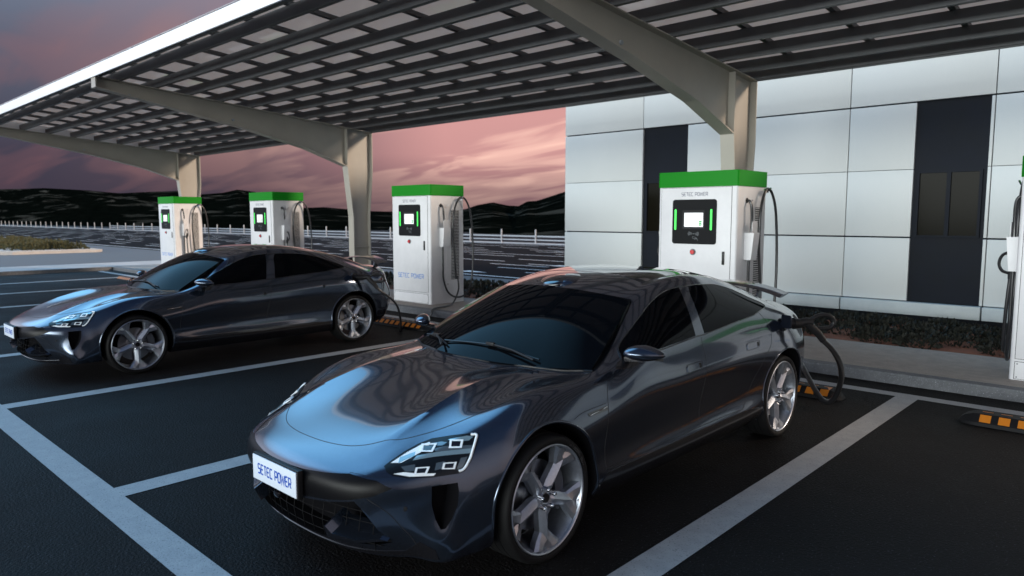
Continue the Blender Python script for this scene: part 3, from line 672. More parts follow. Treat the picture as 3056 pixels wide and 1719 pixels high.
    for p in catmull(hook, 6):
        h, n = cast(p+Vector(LD)*2, -Vector(LD).normalized()); n = n if n.dot(Vector(LD)) > 0 else -n; h = h+n*.005; P_.append((h.x*s, h.y, h.z))
    bm = bmesh.new(); tube(bm, P_, .0065, 8); bmobj('light_guide', bm, M['lamp_white'], lamp, 60)
    patchD('lamp_wedge', [(.467,-2.422,.625),(.5,-2.35,.655),(.533,-2.273,.682),(.565,-2.193,.706),(.597,-2.195,.701),(.591,-2.278,.672),(.59,-2.314,.657),(.625,-2.327,.641),(.666,-2.32,.628),(.60,-2.375,.622)], LD, .002, M['carpaint'], CAR, res=.012, s=s)
    # corner duct: tray and inclined blade set in the grille mouth
    def fsolid(name, poly, y_in, mat, parent, dep=.09, up=0):
        bm = bmesh.new(); va = []; vb = []
        for x, z in poly:
            q = on_front(abs(x), z, y_in); va.append(bm.verts.new((q.x*s, q.y, q.z))); vb.append(bm.verts.new((q.x*s*.985, q.y+dep, q.z+up)))
        n = len(poly); bm.faces.new(va); bm.faces.new(vb[::-1])
        for i in range(n): bm.faces.new((va[i], va[(i+1) % n], vb[(i+1) % n], vb[i]))
        return bmobj(name, bm, mat, parent, 30)
    fsolid('duct_tray', [(.325,.285),(.343,.352),(.352,.352),(.375,.318),(.50,.306),(.60,.322),(.625,.312),(.50,.290)], .018, M['carpaint'], CAR, .12, .06)
    fsolid('duct_blade', [(.545,.475),(.563,.470),(.645,.345),(.642,.325),(.622,.318),(.60,.355)], -.004, M['carpaint'], CAR)
    seam('bumper_seam', [(.579,.518),(.641,.453),(.684,.376),(.713,.321),(.73,.25)] if s > 0 else [(-.579,.518),(-.641,.453),(-.684,.376),(-.713,.321),(-.73,.25)], 'front', CAR, .002)
    # parking sensor
    q = on_front(.70*s, .465, .001); n = Vector((.5*s, -.86, 0)); bm = bmesh.new(); cyl(bm, q, n, .012, .003, 20); bmobj('parking_sensor', bm, M['trim'], CAR, 30)
    # door mirror
    bm = bmesh.new(); bmesh.ops.create_uvsphere(bm, u_segments=28, v_segments=18, radius=1)
    for v in bm.verts:
        x, y, z = v.co
        k = 1-.28*max(0, x); z2 = z*(.052 if z > 0 else .045)*k
        yy = y*(.088 if y < 0 else .055)*(1-.1*x)
        v.co = ((1.015+x*.105)*s, -.725+yy+.05*x, 1.028+z2-.006*x)
    mir = bmobj('door_mirror', bm, M['carpaint'], CAR, 70)
    bm = bmesh.new(); prism(bm, [(.85,.955),(.98,.972),(1.04,.985),(1.03,1.0),(.93,.998),(.85,.985)], -.70, -.66, 'y')
    for v in bm.verts: v.co.x *= s
    bmobj('mirror_arm', bm, M['trim'], mir, 30)
    bm = bmesh.new(); tube(bm, [((.93+.17*k/10)*s, -.735+.055*(k/10)+.02, .992+.0*k) for k in range(11)], .009, 6); bmobj('mirror_trim', bm, M['gap'], mir, 60)
    patchD('mirror_base', side_pts([(-.76,.955),(-.70,.972),(-.60,.985),(-.57,.975),(-.60,.925),(-.70,.915),(-.80,.93)]), SD, .003, M['trim'], CAR, s=s)
    # rear lamp ends
    patchD('tail_lamp', [(.60,2.30,.95),(.80,2.12,.93),(.88,2.00,.90),(.90,1.95,.87),(.86,2.07,.85),(.80,2.16,.84),(.60,2.33,.87)], (.75, .62, .2), .003, M['redlens'], CAR, s=s)
    patchD('rear_bumper_trim', [(.50,2.40,.50),(.80,2.20,.48),(.85,2.12,.40),(.83,2.12,.30),(.50,2.33,.30)], (.6, .78, 0), .003, M['trim'], CAR, s=s)
# windshield, roof glass, rear window
ws = [(.782,-.948),(.745,-.80),(.706,-.64),(.66,-.45),(.622,-.295),(.57,-.335),(.40,-.40),(.2,-.43),(0,-.437)]
wb = [(.12,-1.172),(.30,-1.145),(.467,-1.113),(.62,-1.05),(.72,-.99)]
ws = ws+[(-x, y) for x, y in ws[:-1][::-1]]+[(-x, y) for x, y in wb[::-1]]+wb
bm = bmesh.new(); G_ = []; NS, NT = 40, 24
for i in range(NS+1):
    q = -1+2*i/NS; B0 = Vector((.795*q, -1.192+.235*abs(q)**2.3, .934)); T0 = Vector((.625*q, -.437+.142*q*q, 1.343-.062*q*q)); row = []
    for j in range(NT+1):
        t = j/NT; p = B0.lerp(T0, t); nb = Vector((0, -.45, .89)); p = p+nb*(.032*4*t*(1-t)*(1-.72*q*q)+.003); p.x += .012*q*4*t*(1-t); row.append(bm.verts.new(p))
    G_.append(row)
for i in range(NS):
    for j in range(NT): bm.faces.new((G_[i][j], G_[i+1][j], G_[i+1][j+1], G_[i][j+1]))
edge = [G_[i][0] for i in range(NS+1)]+G_[NS][1:]+[G_[i][NT] for i in range(NS-1, -1, -1)]+G_[0][1:-1][::-1]
low = [bm.verts.new(v.co+Vector((0, .012, -.03))) for v in edge]
for k in range(len(edge)): bm.faces.new((edge[k], low[k], low[(k+1) % len(edge)], edge[(k+1) % len(edge)]))
bmobj('windshield', bm, M['carglass'], CAR, 50)
P_ = [(-.80,-.955),(-.72,-1.0),(-.62,-1.06),(-.467,-1.123),(-.30,-1.155),(-.12,-1.182),(0,-1.186),(.12,-1.182),(.30,-1.155),(.467,-1.123),(.62,-1.06),(.72,-1.0),(.80,-.955)]
seam('cowl_seal', P_, 'top', CAR, .008, 1, M['black'], .002)
rg = [(.52,.0),(.53,.4),(.51,.8),(.48,1.02)]; rg = rg+[(-x, y) for x, y in rg[::-1]]
patchD('roof_glass', top_pts(rg), TD, .002, M['blackgloss'], CAR, res=.04)
bw = [(.50,1.12),(.53,1.5),(.56,1.85),(.50,1.97),(0,2.02)]; bw = bw+[(-x, y) for x, y in bw[:-1][::-1]]
patchD('rear_window', top_pts(bw), TD, .002, M['carglass'], CAR, res=.04)
# hood shut line
hs = [(.0,-2.352),(.142,-2.345),(.281,-2.318),(.375,-2.275),(.45,-2.215),(.54,-2.125),(.676,-1.86),(.765,-1.62),(.80,-1.35),(.80,-1.10),(.80,-.99)]
seam('hood_seam', [(-x, y) for x, y in hs[1:][::-1]]+hs, 'top', CAR, .0022)
# sensor hump at the windshield header
bm = bmesh.new(); bmesh.ops.create_uvsphere(bm, u_segments=24, v_segments=14, radius=1)
for v in bm.verts:
    x, y, z = v.co; v.co = (x*.155*(1-.12*max(0, y)), -.285+y*(.115 if y < 0 else .24), 1.366+z*.046+y*.022)
hump = bmobj('roof_sensor', bm, M['carpaint'], CAR, 60)
bm = bmesh.new(); bmesh.ops.create_uvsphere(bm, u_segments=24, v_segments=14, radius=1)
for v in bm.verts:
    x, y, z = v.co; v.co = (x*.105, -.330+y*.088, 1.369+z*.034+y*.022)
bmobj('sensor_window', bm, M['blackgloss'], hump, 60)
# wipers
for a, b, c in (((.50,-1.085,.975), (.10,-1.10,1.018), (-.34,-1.10,.998)), ((-.28,-1.135,.980), (-.48,-1.055,1.005), (-.66,-.985,.990))):
    bm = bmesh.new()
    pts = catmull([a, b, c], 6); tube(bm, pts, .0065, 6)
    w = bmobj('wiper', bm, M['black'], CAR, 60)
    mid = Vector(b)+Vector((.0, 0, .008)); bm = bmesh.new(); tube(bm, [Vector(a)+Vector((-.02, -.03, .0)), Vector(a)*.5+mid*.5+Vector((0, -.02, .012)), mid], [.009, .007, .006], 6)
    add_box(bm, mid, (.07, .022, .02), .004); bmobj('wiper_arm', bm, M['black'], w, 40)
# dark ground reflection in the nose paint, laid on as a black patch, mouth bars
bb = [(0,.594),(.20,.598),(.35,.606),(.47,.617),(.60,.600),(.66,.565),(.60,.53),(.50,.505),(.38,.487),(.20,.470),(0,.466)]
patchD('nose_reflection', front_pts(bb+[(-x, z) for x, z in bb[1:-1][::-1]]), FD, .002, M['nosereflect'], CAR, res=.03)
bm = bmesh.new()
for z in (.27, .32, .37, .42): tube(bm, [(x, -2.44+abs(x)**2*.30, z) for x in [k*.05 for k in range(-12, 13)]], .0022, 4)
for k in range(-7, 8): x = k*.08; tube(bm, [(x, -2.44+x*x*.30, .235), (x, -2.455+x*x*.30, .33), (x, -2.435+x*x*.30, .45)], .0022, 4)
bmobj('grille_mesh', bm, principled('grille_bar', (.008, .008, .009), .6, spec=.1), CAR)
patchD('lower_lip', front_pts([(-.66,.235),(-.40,.218),(.40,.218),(.66,.235),(.74,.30),(.80,.26),(.80,.205),(-.80,.205),(-.80,.26),(-.74,.30)]), FD, .003, M['trim'], CAR, res=.04)
# number plate
bm = bmesh.new(); add_box(bm, (.005, -2.545, .530), (.448, .03, .146), .004)
pl = bmobj('plate_holder', bm, M['black'], CAR, 30)
bm = bmesh.new(); add_box(bm, (.005, -2.563, .530), (.432, .006, .130), .002)
bmobj('number_plate', bm, principled('plate_white', (.62, .68, .76), .4), pl, 30)
def pf(u, v, li): return Vector((-.155+u, -2.5665-li*.0003, .506+v))
bmobj('plate_lettering', lettering('SETEC POWER', .33, .048, .0085, pf), M['plateblue'], pl)
bm = bmesh.new(); add_box(bm, (.0, -2.535, .425), (.05, .04, .03), .008); bmobj('parking_camera', bm, M['blackgloss'], CAR, 30)
# raised rear wing
bm = bmesh.new(); n = 24; G_ = []
for i in range(n+1):
    x = -.61+1.22*i/n; a = abs(x)/.61; z = 1.175-.085*a**2.2; y = 2.22-.06*a**2; row = []
    for dy, dz in ((0, 0), (.05, .018), (.13, .026), (.245, .030), (.25, .022), (.13, .006), (.05, -.004)):
        row.append(bm.verts.new((x, y+dy*(1-.15*a), z+dz)))
    G_.append(row)
for i in range(n):
    for k in range(7): bm.faces.new((G_[i][k], G_[i][(k+1) % 7], G_[i+1][(k+1) % 7], G_[i+1][k]))
bm.faces.new(G_[0][::-1]); bm.faces.new(G_[-1])
wing = bmobj('rear_wing', bm, M['carpaint'], CAR, 40)
for s in (-1, 1):
    bm = bmesh.new(); prism(bm, [(2.24,.98),(2.30,.98),(2.36,1.08),(2.34,1.165),(2.30,1.165),(2.28,1.08)], .335*s, .355*s, 'x'); bmobj('wing_strut', bm, M['trim'], wing, 30)
# charge port on the left rear fender with its flap swung open
q = on_side(1.52, .955, .002)
bm = bmesh.new(); cyl(bm, q, (1, .25, .2), .062, .008, 28); port = bmobj('charge_port', bm, M['black'], CAR, 30)
bm = bmesh.new(); prism(bm, rrect(-.06, .06, -.055, .055, .025), 0, .01, 'x')
bmesh.ops.transform(bm, matrix=Matrix.Translation(q+Vector((.05, -.10, .03))) @ Matrix.Rotation(math.radians(60), 4, 'Z'), verts=bm.verts[:])
bmobj('port_flap', bm, M['carpaint'], port, 40)
# second car: copy of the thing and all its parts
CAR2 = copy_tree(CAR); CAR2.location = (-6.468, .224, 0)
CAR2['label'] = 'dark metallic sedan parked farther away on the left, beside the middle charger'
# ================================================================== SETTING
def sheet(name, polys, z, mat, kind='structure'):
    bm = bmesh.new()
    for p in polys: bm.faces.new([bm.verts.new((a, b, z)) for a, b in p])
    o = bmobj(name, bm, mat, recalc=False)
    for f in o.data.polygons:
        pass
    return tag(o, kind=kind)
def R4(x0, x1, y0, y1): return [(x0, y0), (x1, y0), (x1, y1), (x0, y1)]
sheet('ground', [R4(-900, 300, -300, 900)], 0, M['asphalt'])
M['lane'] = noisy('service_lane_asphalt', (.085, .08, .08), (.11, .105, .104), .8, (.7, .85), bump=.5, bscale=60, dist=.004)
sheet('service_lane', [R4(-37.9, -26.2, -60, 8.75), R4(-600, 20, 8.75, 10.9), R4(-600, -37.9, 8.3, 8.75)], .004, M['lane'])
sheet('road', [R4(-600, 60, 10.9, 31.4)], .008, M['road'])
sheet('verge', [R4(-600, 60, 31.4, 33.4)], .012, M['conc_far'])
# pavement: one kerbed slab, L-shaped, with a planting strip left open
KZ = .12
bm = bmesh.new()
add_box(bm, (-7.1, 5.2, KZ/2-.05), (38.2, 1.7, KZ+.1)); add_box(bm, (-24.2, 3.0, KZ/2-.05), (3.9, 100, KZ+.1) if False else (4.0, 2.7, KZ+.1))
bm.free(); bm = bmesh.new()
prism(bm, [(-26.1, -60), (-23.75, -60), (-23.75, 4.4), (-23.95, 4.4), (-23.95, 8.7), (-26.1, 8.7)], -.1, KZ, 'z')
tag(bmobj('pavement', bm, M['conc_far']), kind='structure')
bm = bmesh.new(); add_box(bm, (-5.9, 5.215, KZ/2-.05), (36.08, 1.67, KZ+.1)); tag(bmobj('pavement', bm, M['concrete']), kind='structure')
bm = bmesh.new(); add_box(bm, (-22.7, 7.4, KZ/2-.05), (2.48, 2.66, KZ+.1)); tag(bmobj('pavement', bm, M['conc_far']), kind='structure')
bm = bmesh.new()
add_box(bm, (-5.8, 4.295, KZ/2-.05+.001), (35.9, .17, KZ+.1), .012); add_box(bm, (-23.68, -27.9, KZ/2-.049), (.17, 64.2, KZ+.1), .012)
for f in bm.faces: f.smooth = False
tag(bmobj('kerb', bm, M['kerb']), kind='structure')
bm = bmesh.new(); add_box(bm, (-4.7, 7.35, .0), (33.6, 2.58, .20)); tag(bmobj('planting_soil', bm, M['soil']), kind='structure')
# painted bays
mk = []
LX = [4.39, 1.25, -1.885, -5.03, -8.1, -11.15, -14.2, -17.25, -20.3]
for x in LX: mk.append(R4(x, x+.205, -2.73, 3.63))
mk.append(R4(-23.3, 12, -2.925, -2.73)); mk.append(R4(-23.3, 12, 3.63, 3.80))
sheet('bay_markings', mk, .004, M['paint_white'])
# carriageway markings: lanes of dashes, edge lines, arrows
mk = [R4(-600, 60, 11.27, 11.42), R4(-600, 60, 30.35, 30.5), R4(-600, 60, 10.55, 10.62) if False else R4(-600, 60, 21.2, 21.32)]
lanes = [13.1, 14.25, 15.57, 17.0, 18.4, 19.95, 22.6, 23.9, 25.3, 26.7, 28.1, 29.3]
for i, y in enumerate(lanes):
    ph = [0, 2.4, 4.1, 1.1, 5.2, 3.3][i % 6]; x = 50-ph
    while x > -230:
        mk.append(R4(x-3.0, x, y-.06, y+.06)); x -= 6.6
for x, y in ((-14.6, 12.2), (-14.0, 16.3), (-19.6, 24.6), (-33, 14.9), (-29, 17.7), (-46, 17.7), (-40, 22), (-54, 19.2), (-60, 16.3)):
    mk.append([(x-1.2, y-.06), (x+.2, y-.06), (x+.2, y-.28), (x+1.3, y), (x+.2, y+.28), (x+.2, y+.06), (x-1.2, y+.06)])
M['lane_paint'] = noisy('lane_paint', (.62, .60, .58), (.78, .75, .73), 8, (.5, .6))
sheet('lane_markings', mk, .012, M['lane_paint'])
# ------------------------------------------------------------------ hills: polar terrain
def azel(px_, py_):
    x = (px_*1.18634-1528)/2127.4; y = (859.5-py_*1.18634)/2127.4
    Rm = cam.rotation_euler.to_matrix(); d = Rm @ Vector((x, y, -1)); return math.atan2(d.x, d.y), math.atan2(d.z, math.hypot(d.x, d.y))
prof = [azel(*p) for p in ((-700,500),(-300,470),(0,476),(110,473),(220,479),(301,486),(350,484),(393,482),(450,480),(505,489),(560,485),(597,477),(640,483),(700,505),(759,523),(815,521),(871,526),(933,531),(1020,533),(1100,534),(1171,526),(1200,516),(1240,509),(1278,517),(1305,518),(1326,506),(1350,505),(1413,484),(1500,460),(1650,455),(1900,470),(2576,500))]
AZ = np.array([p[0] for p in prof]); EL = np.array([p[1] for p in prof])
cx_, cy_ = cam.location.x, cam.location.y
bm = bmesh.new(); rows = []
azs = np.linspace(AZ[0], AZ[-1], 420)
for a in azs:
    e = np.interp(a, AZ, EL); c = max(math.cos(a), .14); r0 = min((38-cy_)/c, 330); r1 = r0+ (230 if a < -.75 else 150); row = []
    for k in range(46):
        t = k/45; r = r0+(r1-r0)*t*1.0
        zr = cam.location.z+math.tan(e)*r1
        p = Vector((cx_+math.sin(a)*r, cy_+math.cos(a)*r, 0))
        nz = noise.fractal(p*.02, 1.0, 2.0, 5)
        z = -.4+(zr+.4)*(t**1.15)*(1-.0*t)+nz*2.6*math.sin(PI*min(t, .98))*(.3+t)*(zr/14)
        row.append(bm.verts.new((p.x, p.y, z)))
    p = Vector((cx_+math.sin(a)*(r1+120), cy_+math.cos(a)*(r1+120), -8)); row.append(bm.verts.new(p))
    rows.append(row)
for i in range(len(rows)-1):
    for k in range(46): bm.faces.new((rows[i][k], rows[i+1][k], rows[i+1][k+1], rows[i][k+1]))
def hill_mat():
    m = principled('hillside', (.01, .012, .01), .95, spec=0); t = m.node_tree; b = t.nodes['Principled BSDF']
    tcn = N(t, 'ShaderNodeTexCoord'); mpn = N(t, 'ShaderNodeMapping'); mpn.inputs['Rotation'].default_value = (0, 0, .6); mpn.inputs['Scale'].default_value = (.035, .11, .25)
    t.links.new(tcn.outputs['Object'], mpn.inputs[0])
    n = N(t, 'ShaderNodeTexNoise', i_Scale=1.0, i_Detail=9.0, i_Roughness=.62, i_Distortion=.8); t.links.new(mpn.outputs[0], n.inputs['Vector'])
    n2_ = N(t, 'ShaderNodeTexNoise', i_Scale=.35, i_Detail=10.0, i_Roughness=.7); t.links.new(tcn.outputs['Object'], n2_.inputs['Vector'])
    c = ramp(t, n2_.outputs['Fac'], [(.35, (.0006, .0012, .0009)), (.65, (.0028, .0036, .0028))])
    c = mixc(t, ramp(t, n.outputs['Fac'], [(.56, 0.0), (.63, .5), (.72, 1.0)]), c, (.055, .052, .043))
    t.links.new(c, b.inputs['Base Color']); return m
tag(bmobj('hills', bm, hill_mat(), smooth=80), kind='structure')
# ------------------------------------------------------------------ foliage
def mound(bm, c, rx, ry, h, n, leaf, rnd):
    for _ in range(n):
        a = rnd.uniform(0, 2*PI); u = rnd.random()**.5; el = math.acos(1-rnd.random()*.98)
        rr = .75+.25*rnd.random()
        p = Vector((c[0]+rx*rr*math.sin(el)*math.cos(a), c[1]+ry*rr*math.sin(el)*math.sin(a), c[2]+h*rr*math.cos(el)))
        d = Vector((math.sin(el)*math.cos(a)/rx, math.sin(el)*math.sin(a)/ry, math.cos(el)/h)).normalized()
        d = (d+Vector((rnd.uniform(-.6, .6), rnd.uniform(-.6, .6), rnd.uniform(-.2, .8)))).normalized()
        s_ = d.cross(Vector((rnd.uniform(-1, 1), rnd.uniform(-1, 1), rnd.uniform(-1, 1)))).normalized()
        l = leaf*rnd.uniform(.6, 1.3); w = l*.32
        v = [bm.verts.new(q) for q in (p, p+d*l*.5+s_*w, p+d*l, p+d*l*.5-s_*w)]; bm.faces.new(v)
rnd = random.Random(3)
bm = bmesh.new(); x = -20.8
while x < 11:
    near = x > -8
    for y in (6.42, 7.0, 7.6, 8.2):
        if rnd.random() < (.14 if y < 6.6 else .05): continue
        r = rnd.uniform(.26, .40); mound(bm, (x+rnd.uniform(-.12, .12), y+rnd.uniform(-.12, .12), .09), r, r, rnd.uniform(.10, .17), 420 if x > -3 else 200 if near else 90, .055 if near else .09, rnd)
    x += .50
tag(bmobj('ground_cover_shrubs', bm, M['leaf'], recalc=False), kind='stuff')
bm = bmesh.new()
for _ in range(210):
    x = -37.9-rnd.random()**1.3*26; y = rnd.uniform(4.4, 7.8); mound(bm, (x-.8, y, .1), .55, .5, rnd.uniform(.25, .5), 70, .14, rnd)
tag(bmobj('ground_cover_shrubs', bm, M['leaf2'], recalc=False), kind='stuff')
bm = bmesh.new(); prism(bm, [(-70, 3.7), (-38.3, 3.7), (-37.8, 4.3), (-37.8, 7.9), (-38.3, 8.4), (-70, 8.4)], -.05, .14, 'z'); tag(bmobj('kerb', bm, M['conc_far']), kind='structure')
bm = bmesh.new(); prism(bm, [(-70, 3.95), (-38.6, 3.95), (-38.1, 4.5), (-38.1, 7.7), (-38.6, 8.15), (-70, 8.15)], .0, .17, 'z'); tag(bmobj('gravel_bed', bm, M['gravel']), kind='structure')
# ------------------------------------------------------------------ guard rail and marker posts
GR = thing('guard_rail', 'long pale steel guard rail on posts along the far edge of the road', 'guard rail', (-50, 32.5, 0))
def gbox(name, x0, x1, y0, y1, z0, z1, mat, par): 
    o = mk_box(name, x0-par.location.x, x1-par.location.x, y0-par.location.y, y1-par.location.y, z0, z1, mat, par); return o
gbox('rail', -112.6, 40, 32.30, 32.36, .46, .56, M['rail'], GR); gbox('rail', -112.6, 40, 32.30, 32.36, .22, .30, M['rail'], GR)
bm = bmesh.new(); cyl(bm, (0, 0, .45), (0, 0, 1), .055, .98, 12); cyl(bm, (0, 0, .96), (0, 0, 1), .055, .04, 12, r2=.03)
p0 = bmobj('post', bm, M['postw'], GR, 40); first = True
x = -112.5
while x < -25:
    o = p0 if first else p0.copy()
    if not first: COL.objects.link(o); o.parent = GR
    o.location = (x+50, -.25, 0); first = False; x += 3.22
bm = bmesh.new(); cyl(bm, (0, 0, .45), (0, 0, 1), .055, .98, 12); cyl(bm, (0, 0, .96), (0, 0, 1), .055, .04, 12, r2=.03)
b0 = tag(bmobj('bollard', bm, M['postw'], None, 40), 'white marker post in the long row along the far road edge', 'bollard', 'white marker posts beyond the road')
for i in range(24):
    o = b0 if i == 0 else b0.copy()
    if i: COL.objects.link(o)
    o.location = (-115.9-3.3*i, 32.2, 0)
# ------------------------------------------------------------------ building
FY = 9.0
BL = thing('building', 'pale panelled office building with tall dark window bays behind the chargers', 'building', (-7.5, FY, 0))
def bbox(name, x0, x1, y0, y1, z0, z1, mat, bev=0): return mk_box(name, x0+7.5, x1+7.5, y0-FY, y1-FY, z0, z1, mat, BL, bev)
bbox('wall_core', -7.44, 14, FY+.06, FY+12, -.1, 4.85, M['seal'])
cols = [-7.46, -5.31, -3.185, -1.085, 1.05, 3.18, 5.31, 7.44, 9.57, 11.7, 13.83]
lv = [.42, 1.49, 2.62, 3.715, 4.80]
bays = [(-5.295, -4.235), (-.045, 1.0), (5.33, 6.4), (9.59, 10.66)]
g = .007
pb = bmesh.new()
for i in range(len(cols)-1):
    for j in range(len(lv)-1):
        x0, x1 = cols[i]+g, cols[i+1]-g; z0 = lv[j]+(.013 if j in (1, 3) else g*.6); z1 = lv[j+1]-(.013 if j in (0, 2) else g*.6)
        segs = [(x0, x1)]
        if lv[j+1] < 3.8:
            for a, b in bays:
                ns = []
                for s0, s1 in segs:
                    if b <= s0 or a >= s1: ns.append((s0, s1)); continue
                    if a-s0 > .03: ns.append((s0, a))
                    if s1-b > .02: ns.append((b, s1))
                segs = ns
        for s0, s1 in segs: add_box(pb, ((s0+s1)/2+7.5, .03, (z0+z1)/2), (s1-s0, .06, z1-z0), .004)
bmobj('wall', pb, M['panel'], BL, 30)
lb = bmesh.new()
for i in range(len(cols)-1): add_box(lb, ((cols[i]+cols[i+1])/2+7.5, -.02, .305), (cols[i+1]-cols[i]-.024, .16, .21), .004)
bmobj('ledge', lb, M['ledge'], BL, 30)
bbox('plinth', -7.44, 14, FY+.02, FY+.3, -.1, .19, M['seal'])
for a, b in bays:
    c = (a+b)/2
    bay = bbox('window_bay', a+.006, b-.006, FY+.045, FY+.11, .43, 3.68, M['darkpanel'])
    fr = bmesh.new(); z0, z1 = 1.53, 2.55
    for x0, x1 in ((a+.06, a+.10), (c-.03, c+.03), (b-.10, b-.06)): add_box(fr, ((x0+x1)/2+7.5, .03, (z0+z1)/2), (x1-x0, .05, z1-z0))
    for q0, q1 in ((z0-.03, z0), (z1, z1+.03)): add_box(fr, (c+7.5, .03, (q0+q1)/2), (b-a-.12, .05, q1-q0))
    w = bmobj('window', fr, M['darkpanel'], BL)
    for x0, x1 in ((a+.10, c-.03), (c+.03, b-.10)):
        mk_box('pane', x0+7.5, x1+7.5, .037, .043, z0, z1, M['winglass'], w)
    mk_box('blind', a+.11+7.5, c+.17+7.5, .030, .0345, z0+.05, z1-.02, M['blind'], w) if False else None
bbox('roof_parapet', -7.47, 14, FY-.01, FY+12.1, 4.81, 5.0, M['panel'])
bbox('side_wall', -7.475, -7.442, FY+.065, FY+12, .2, 4.8, M['panel'])
# ------------------------------------------------------------------ canopy
CN = thing('canopy', 'steel framed solar canopy with white front edge over the parking bays', 'canopy', (-1.75, 6.1, 0))
ox, oy = 1.75, -6.1
TB = lambda y: 4.44-.0837*(y-.30)
web_beam = [(.30, 4.24), (1.66, 4.01), (3.15, 3.75), (4.65, 3.42), (5.75, 3.06), (5.75, TB(5.75)), (.30, 4.44)]
web_col = [(5.89, .10), (5.89, 1.84), (5.75, 3.06), (5.75, TB(5.75)), (6.47, TB(6.47)), (6.47, 2.93), (6.37, 1.84), (6.37, .10)]
def strip(bm, a, b, x, w, t):
    """flange plate: along a->b in the y-z plane, width w in x, thickness t"""
    a = Vector((0, *a)); b = Vector((0, *b)); d = b-a; L = d.length; d.normalize(); n = Vector((1, 0, 0)).cross(d)
    rot = Matrix((Vector((1, 0, 0)), d, n)).transposed()
    add_box(bm, (a+b)/2+Vector((x, 0, 0)), (w, L, t), 0, 0, rot)
for X in (-1.75, -11.70, -21.62):
    x = X+ox; sh = lambda L: [(p[0]+oy, p[1]) for p in L]
    bm = bmesh.new(); prism(bm, sh(web_col), x-.008, x+.008, 'x')
    C_ = sh(web_col)
    strip(bm, C_[0], C_[1], x, .22, .02); strip(bm, C_[1], C_[2], x, .219, .02)
    strip(bm, C_[7], C_[6], x, .22, .02); strip(bm, C_[6], C_[5], x, .219, .02); strip(bm, C_[5], (C_[4][0], C_[4][1]-.02), x, .221, .02)
    strip(bm, (C_[2][0]+.002, C_[2][1]+.01), (C_[3][0]+.002, C_[3][1]-.03), x, .218, .022)
    add_box(bm, (x, 6.13+oy, 1.09), (.21, .46, .018)); add_box(bm, (x, 6.13+oy, .135), (.40, .70, .03))
    col = bmobj('column', bm, M['steel'], CN)
    bm = bmesh.new(); B_ = sh(web_beam); prism(bm, [(p[0]-(.004 if i in (4, 5) else 0), p[1]) for i, p in enumerate(B_)], x-.0075, x+.0075, 'x')
    for i in range(4): strip(bm, B_[i], B_[i+1], x, .2195+.001*i, .018)
    strip(bm, (B_[6][0], B_[6][1]-.01), (6.45+oy, TB(6.45)-.01), x, .2235, .018)
    add_box(bm, (x, .295+oy, 4.335), (.225, .02, .20))
    bmobj('beam', bm, M['steel'], CN)
    for yy in (.9, 2.95):
        bm = bmesh.new(); cyl(bm, (x+.02, yy+oy, TB(yy)-.19-.045*yy), (1, 0, 0), .028, .03, 12); bmobj('bolt', bm, M['rail'], CN, 30)
XL, XR = -21.85, 12.0
py = [6.43]+[5.94-.655*k for k in range(9)]+[.345]
bm0 = bmesh.new()
h = .16
for y in py:
    z = TB(y); yy = y+oy
    bm = bmesh.new()
    add_box(bm, ((XL+XR)/2+ox, yy, z+h/2+.001), (XR-XL, .006, h)); add_box(bm, ((XL+XR)/2+ox, yy+.036, z+.004), (XR-XL, .066, .006)); add_box(bm, ((XL+XR)/2+ox, yy+.036, z+h-.004), (XR-XL, .066, .006))
    bmobj('purlin', bm, M['purlin'], CN)
k = 0; x = -3.2+1.1*13
def slope_box(bm, x0, x1, y0, y1, dz0, dz1):
    c = [bm.verts.new((x+ox, y+oy, TB(y)+dz)) for x in (x0, x1) for y in (y0, y1) for dz in (dz0, dz1)]
    for f in ((0,1,3,2),(4,6,7,5),(0,4,5,1),(2,3,7,6),(0,2,6,4),(1,5,7,3)): bm.faces.new([c[i] for i in f])
x = 11.1
while x > XL:
    bm = bmesh.new(); slope_box(bm, x-.035, x+.035, .31, 6.46, h+.004, h+.064); bmobj('rail', bm, M['purlin'], CN)
    x -= 1.1
def panel_mat():
    m = bpy.data.materials.new('solar_panel'); m.use_nodes = True; t = m.node_tree; b = t.nodes['Principled BSDF']; o = t.nodes['Material Output']
    b.inputs['Base Color'].default_value = (.40, .41, .46, 1); b.inputs['Roughness'].default_value = .18; b.inputs['Coat Weight'].default_value = .6
    tr = N(t, 'ShaderNodeBsdfTranslucent'); tr.inputs[0].default_value = (.80, .72, .66, 1)
    mx = N(t, 'ShaderNodeMixShader'); mx.inputs[0].default_value = .52; t.links.new(b.outputs[0], mx.inputs[1]); t.links.new(tr.outputs[0], mx.inputs[2]); t.links.new(mx.outputs[0], o.inputs[0]); return m
SP = panel_mat()
x = 11.1
while x > XL+.3:
    bm = bmesh.new(); slope_box(bm, x-1.09, x-.01, .32, 6.44, h+.07, h+.085); bmobj('solar_panel', bm, SP, CN)
    x -= 1.1
bm = bmesh.new(); add_box(bm, ((XL+XR)/2+ox, .27+oy, 4.515), (XR-XL+.06, .03, .20), .003); bmobj('front_fascia', bm, M['fascia'], CN, 30)
bm = bmesh.new(); add_box(bm, ((XL+XR)/2+ox, 6.475+oy, 4.03), (XR-XL, .02, .25)); bmobj('rear_edge', bm, M['purlin'], CN)
bm = bmesh.new(); slope_box(bm, XL-.03, XL, .285, 6.485, -.01, h+.09); bmobj('end_fascia', bm, M['fascia'], CN)
for y in py[1:-1]:
    bm = bmesh.new(); cyl(bm, (XL+ox+.20, y+oy-.02, TB(y)+.0), (0, 0, 1), .03, .05, 10); bmobj('bolt', bm, M['rail'], CN, 30)
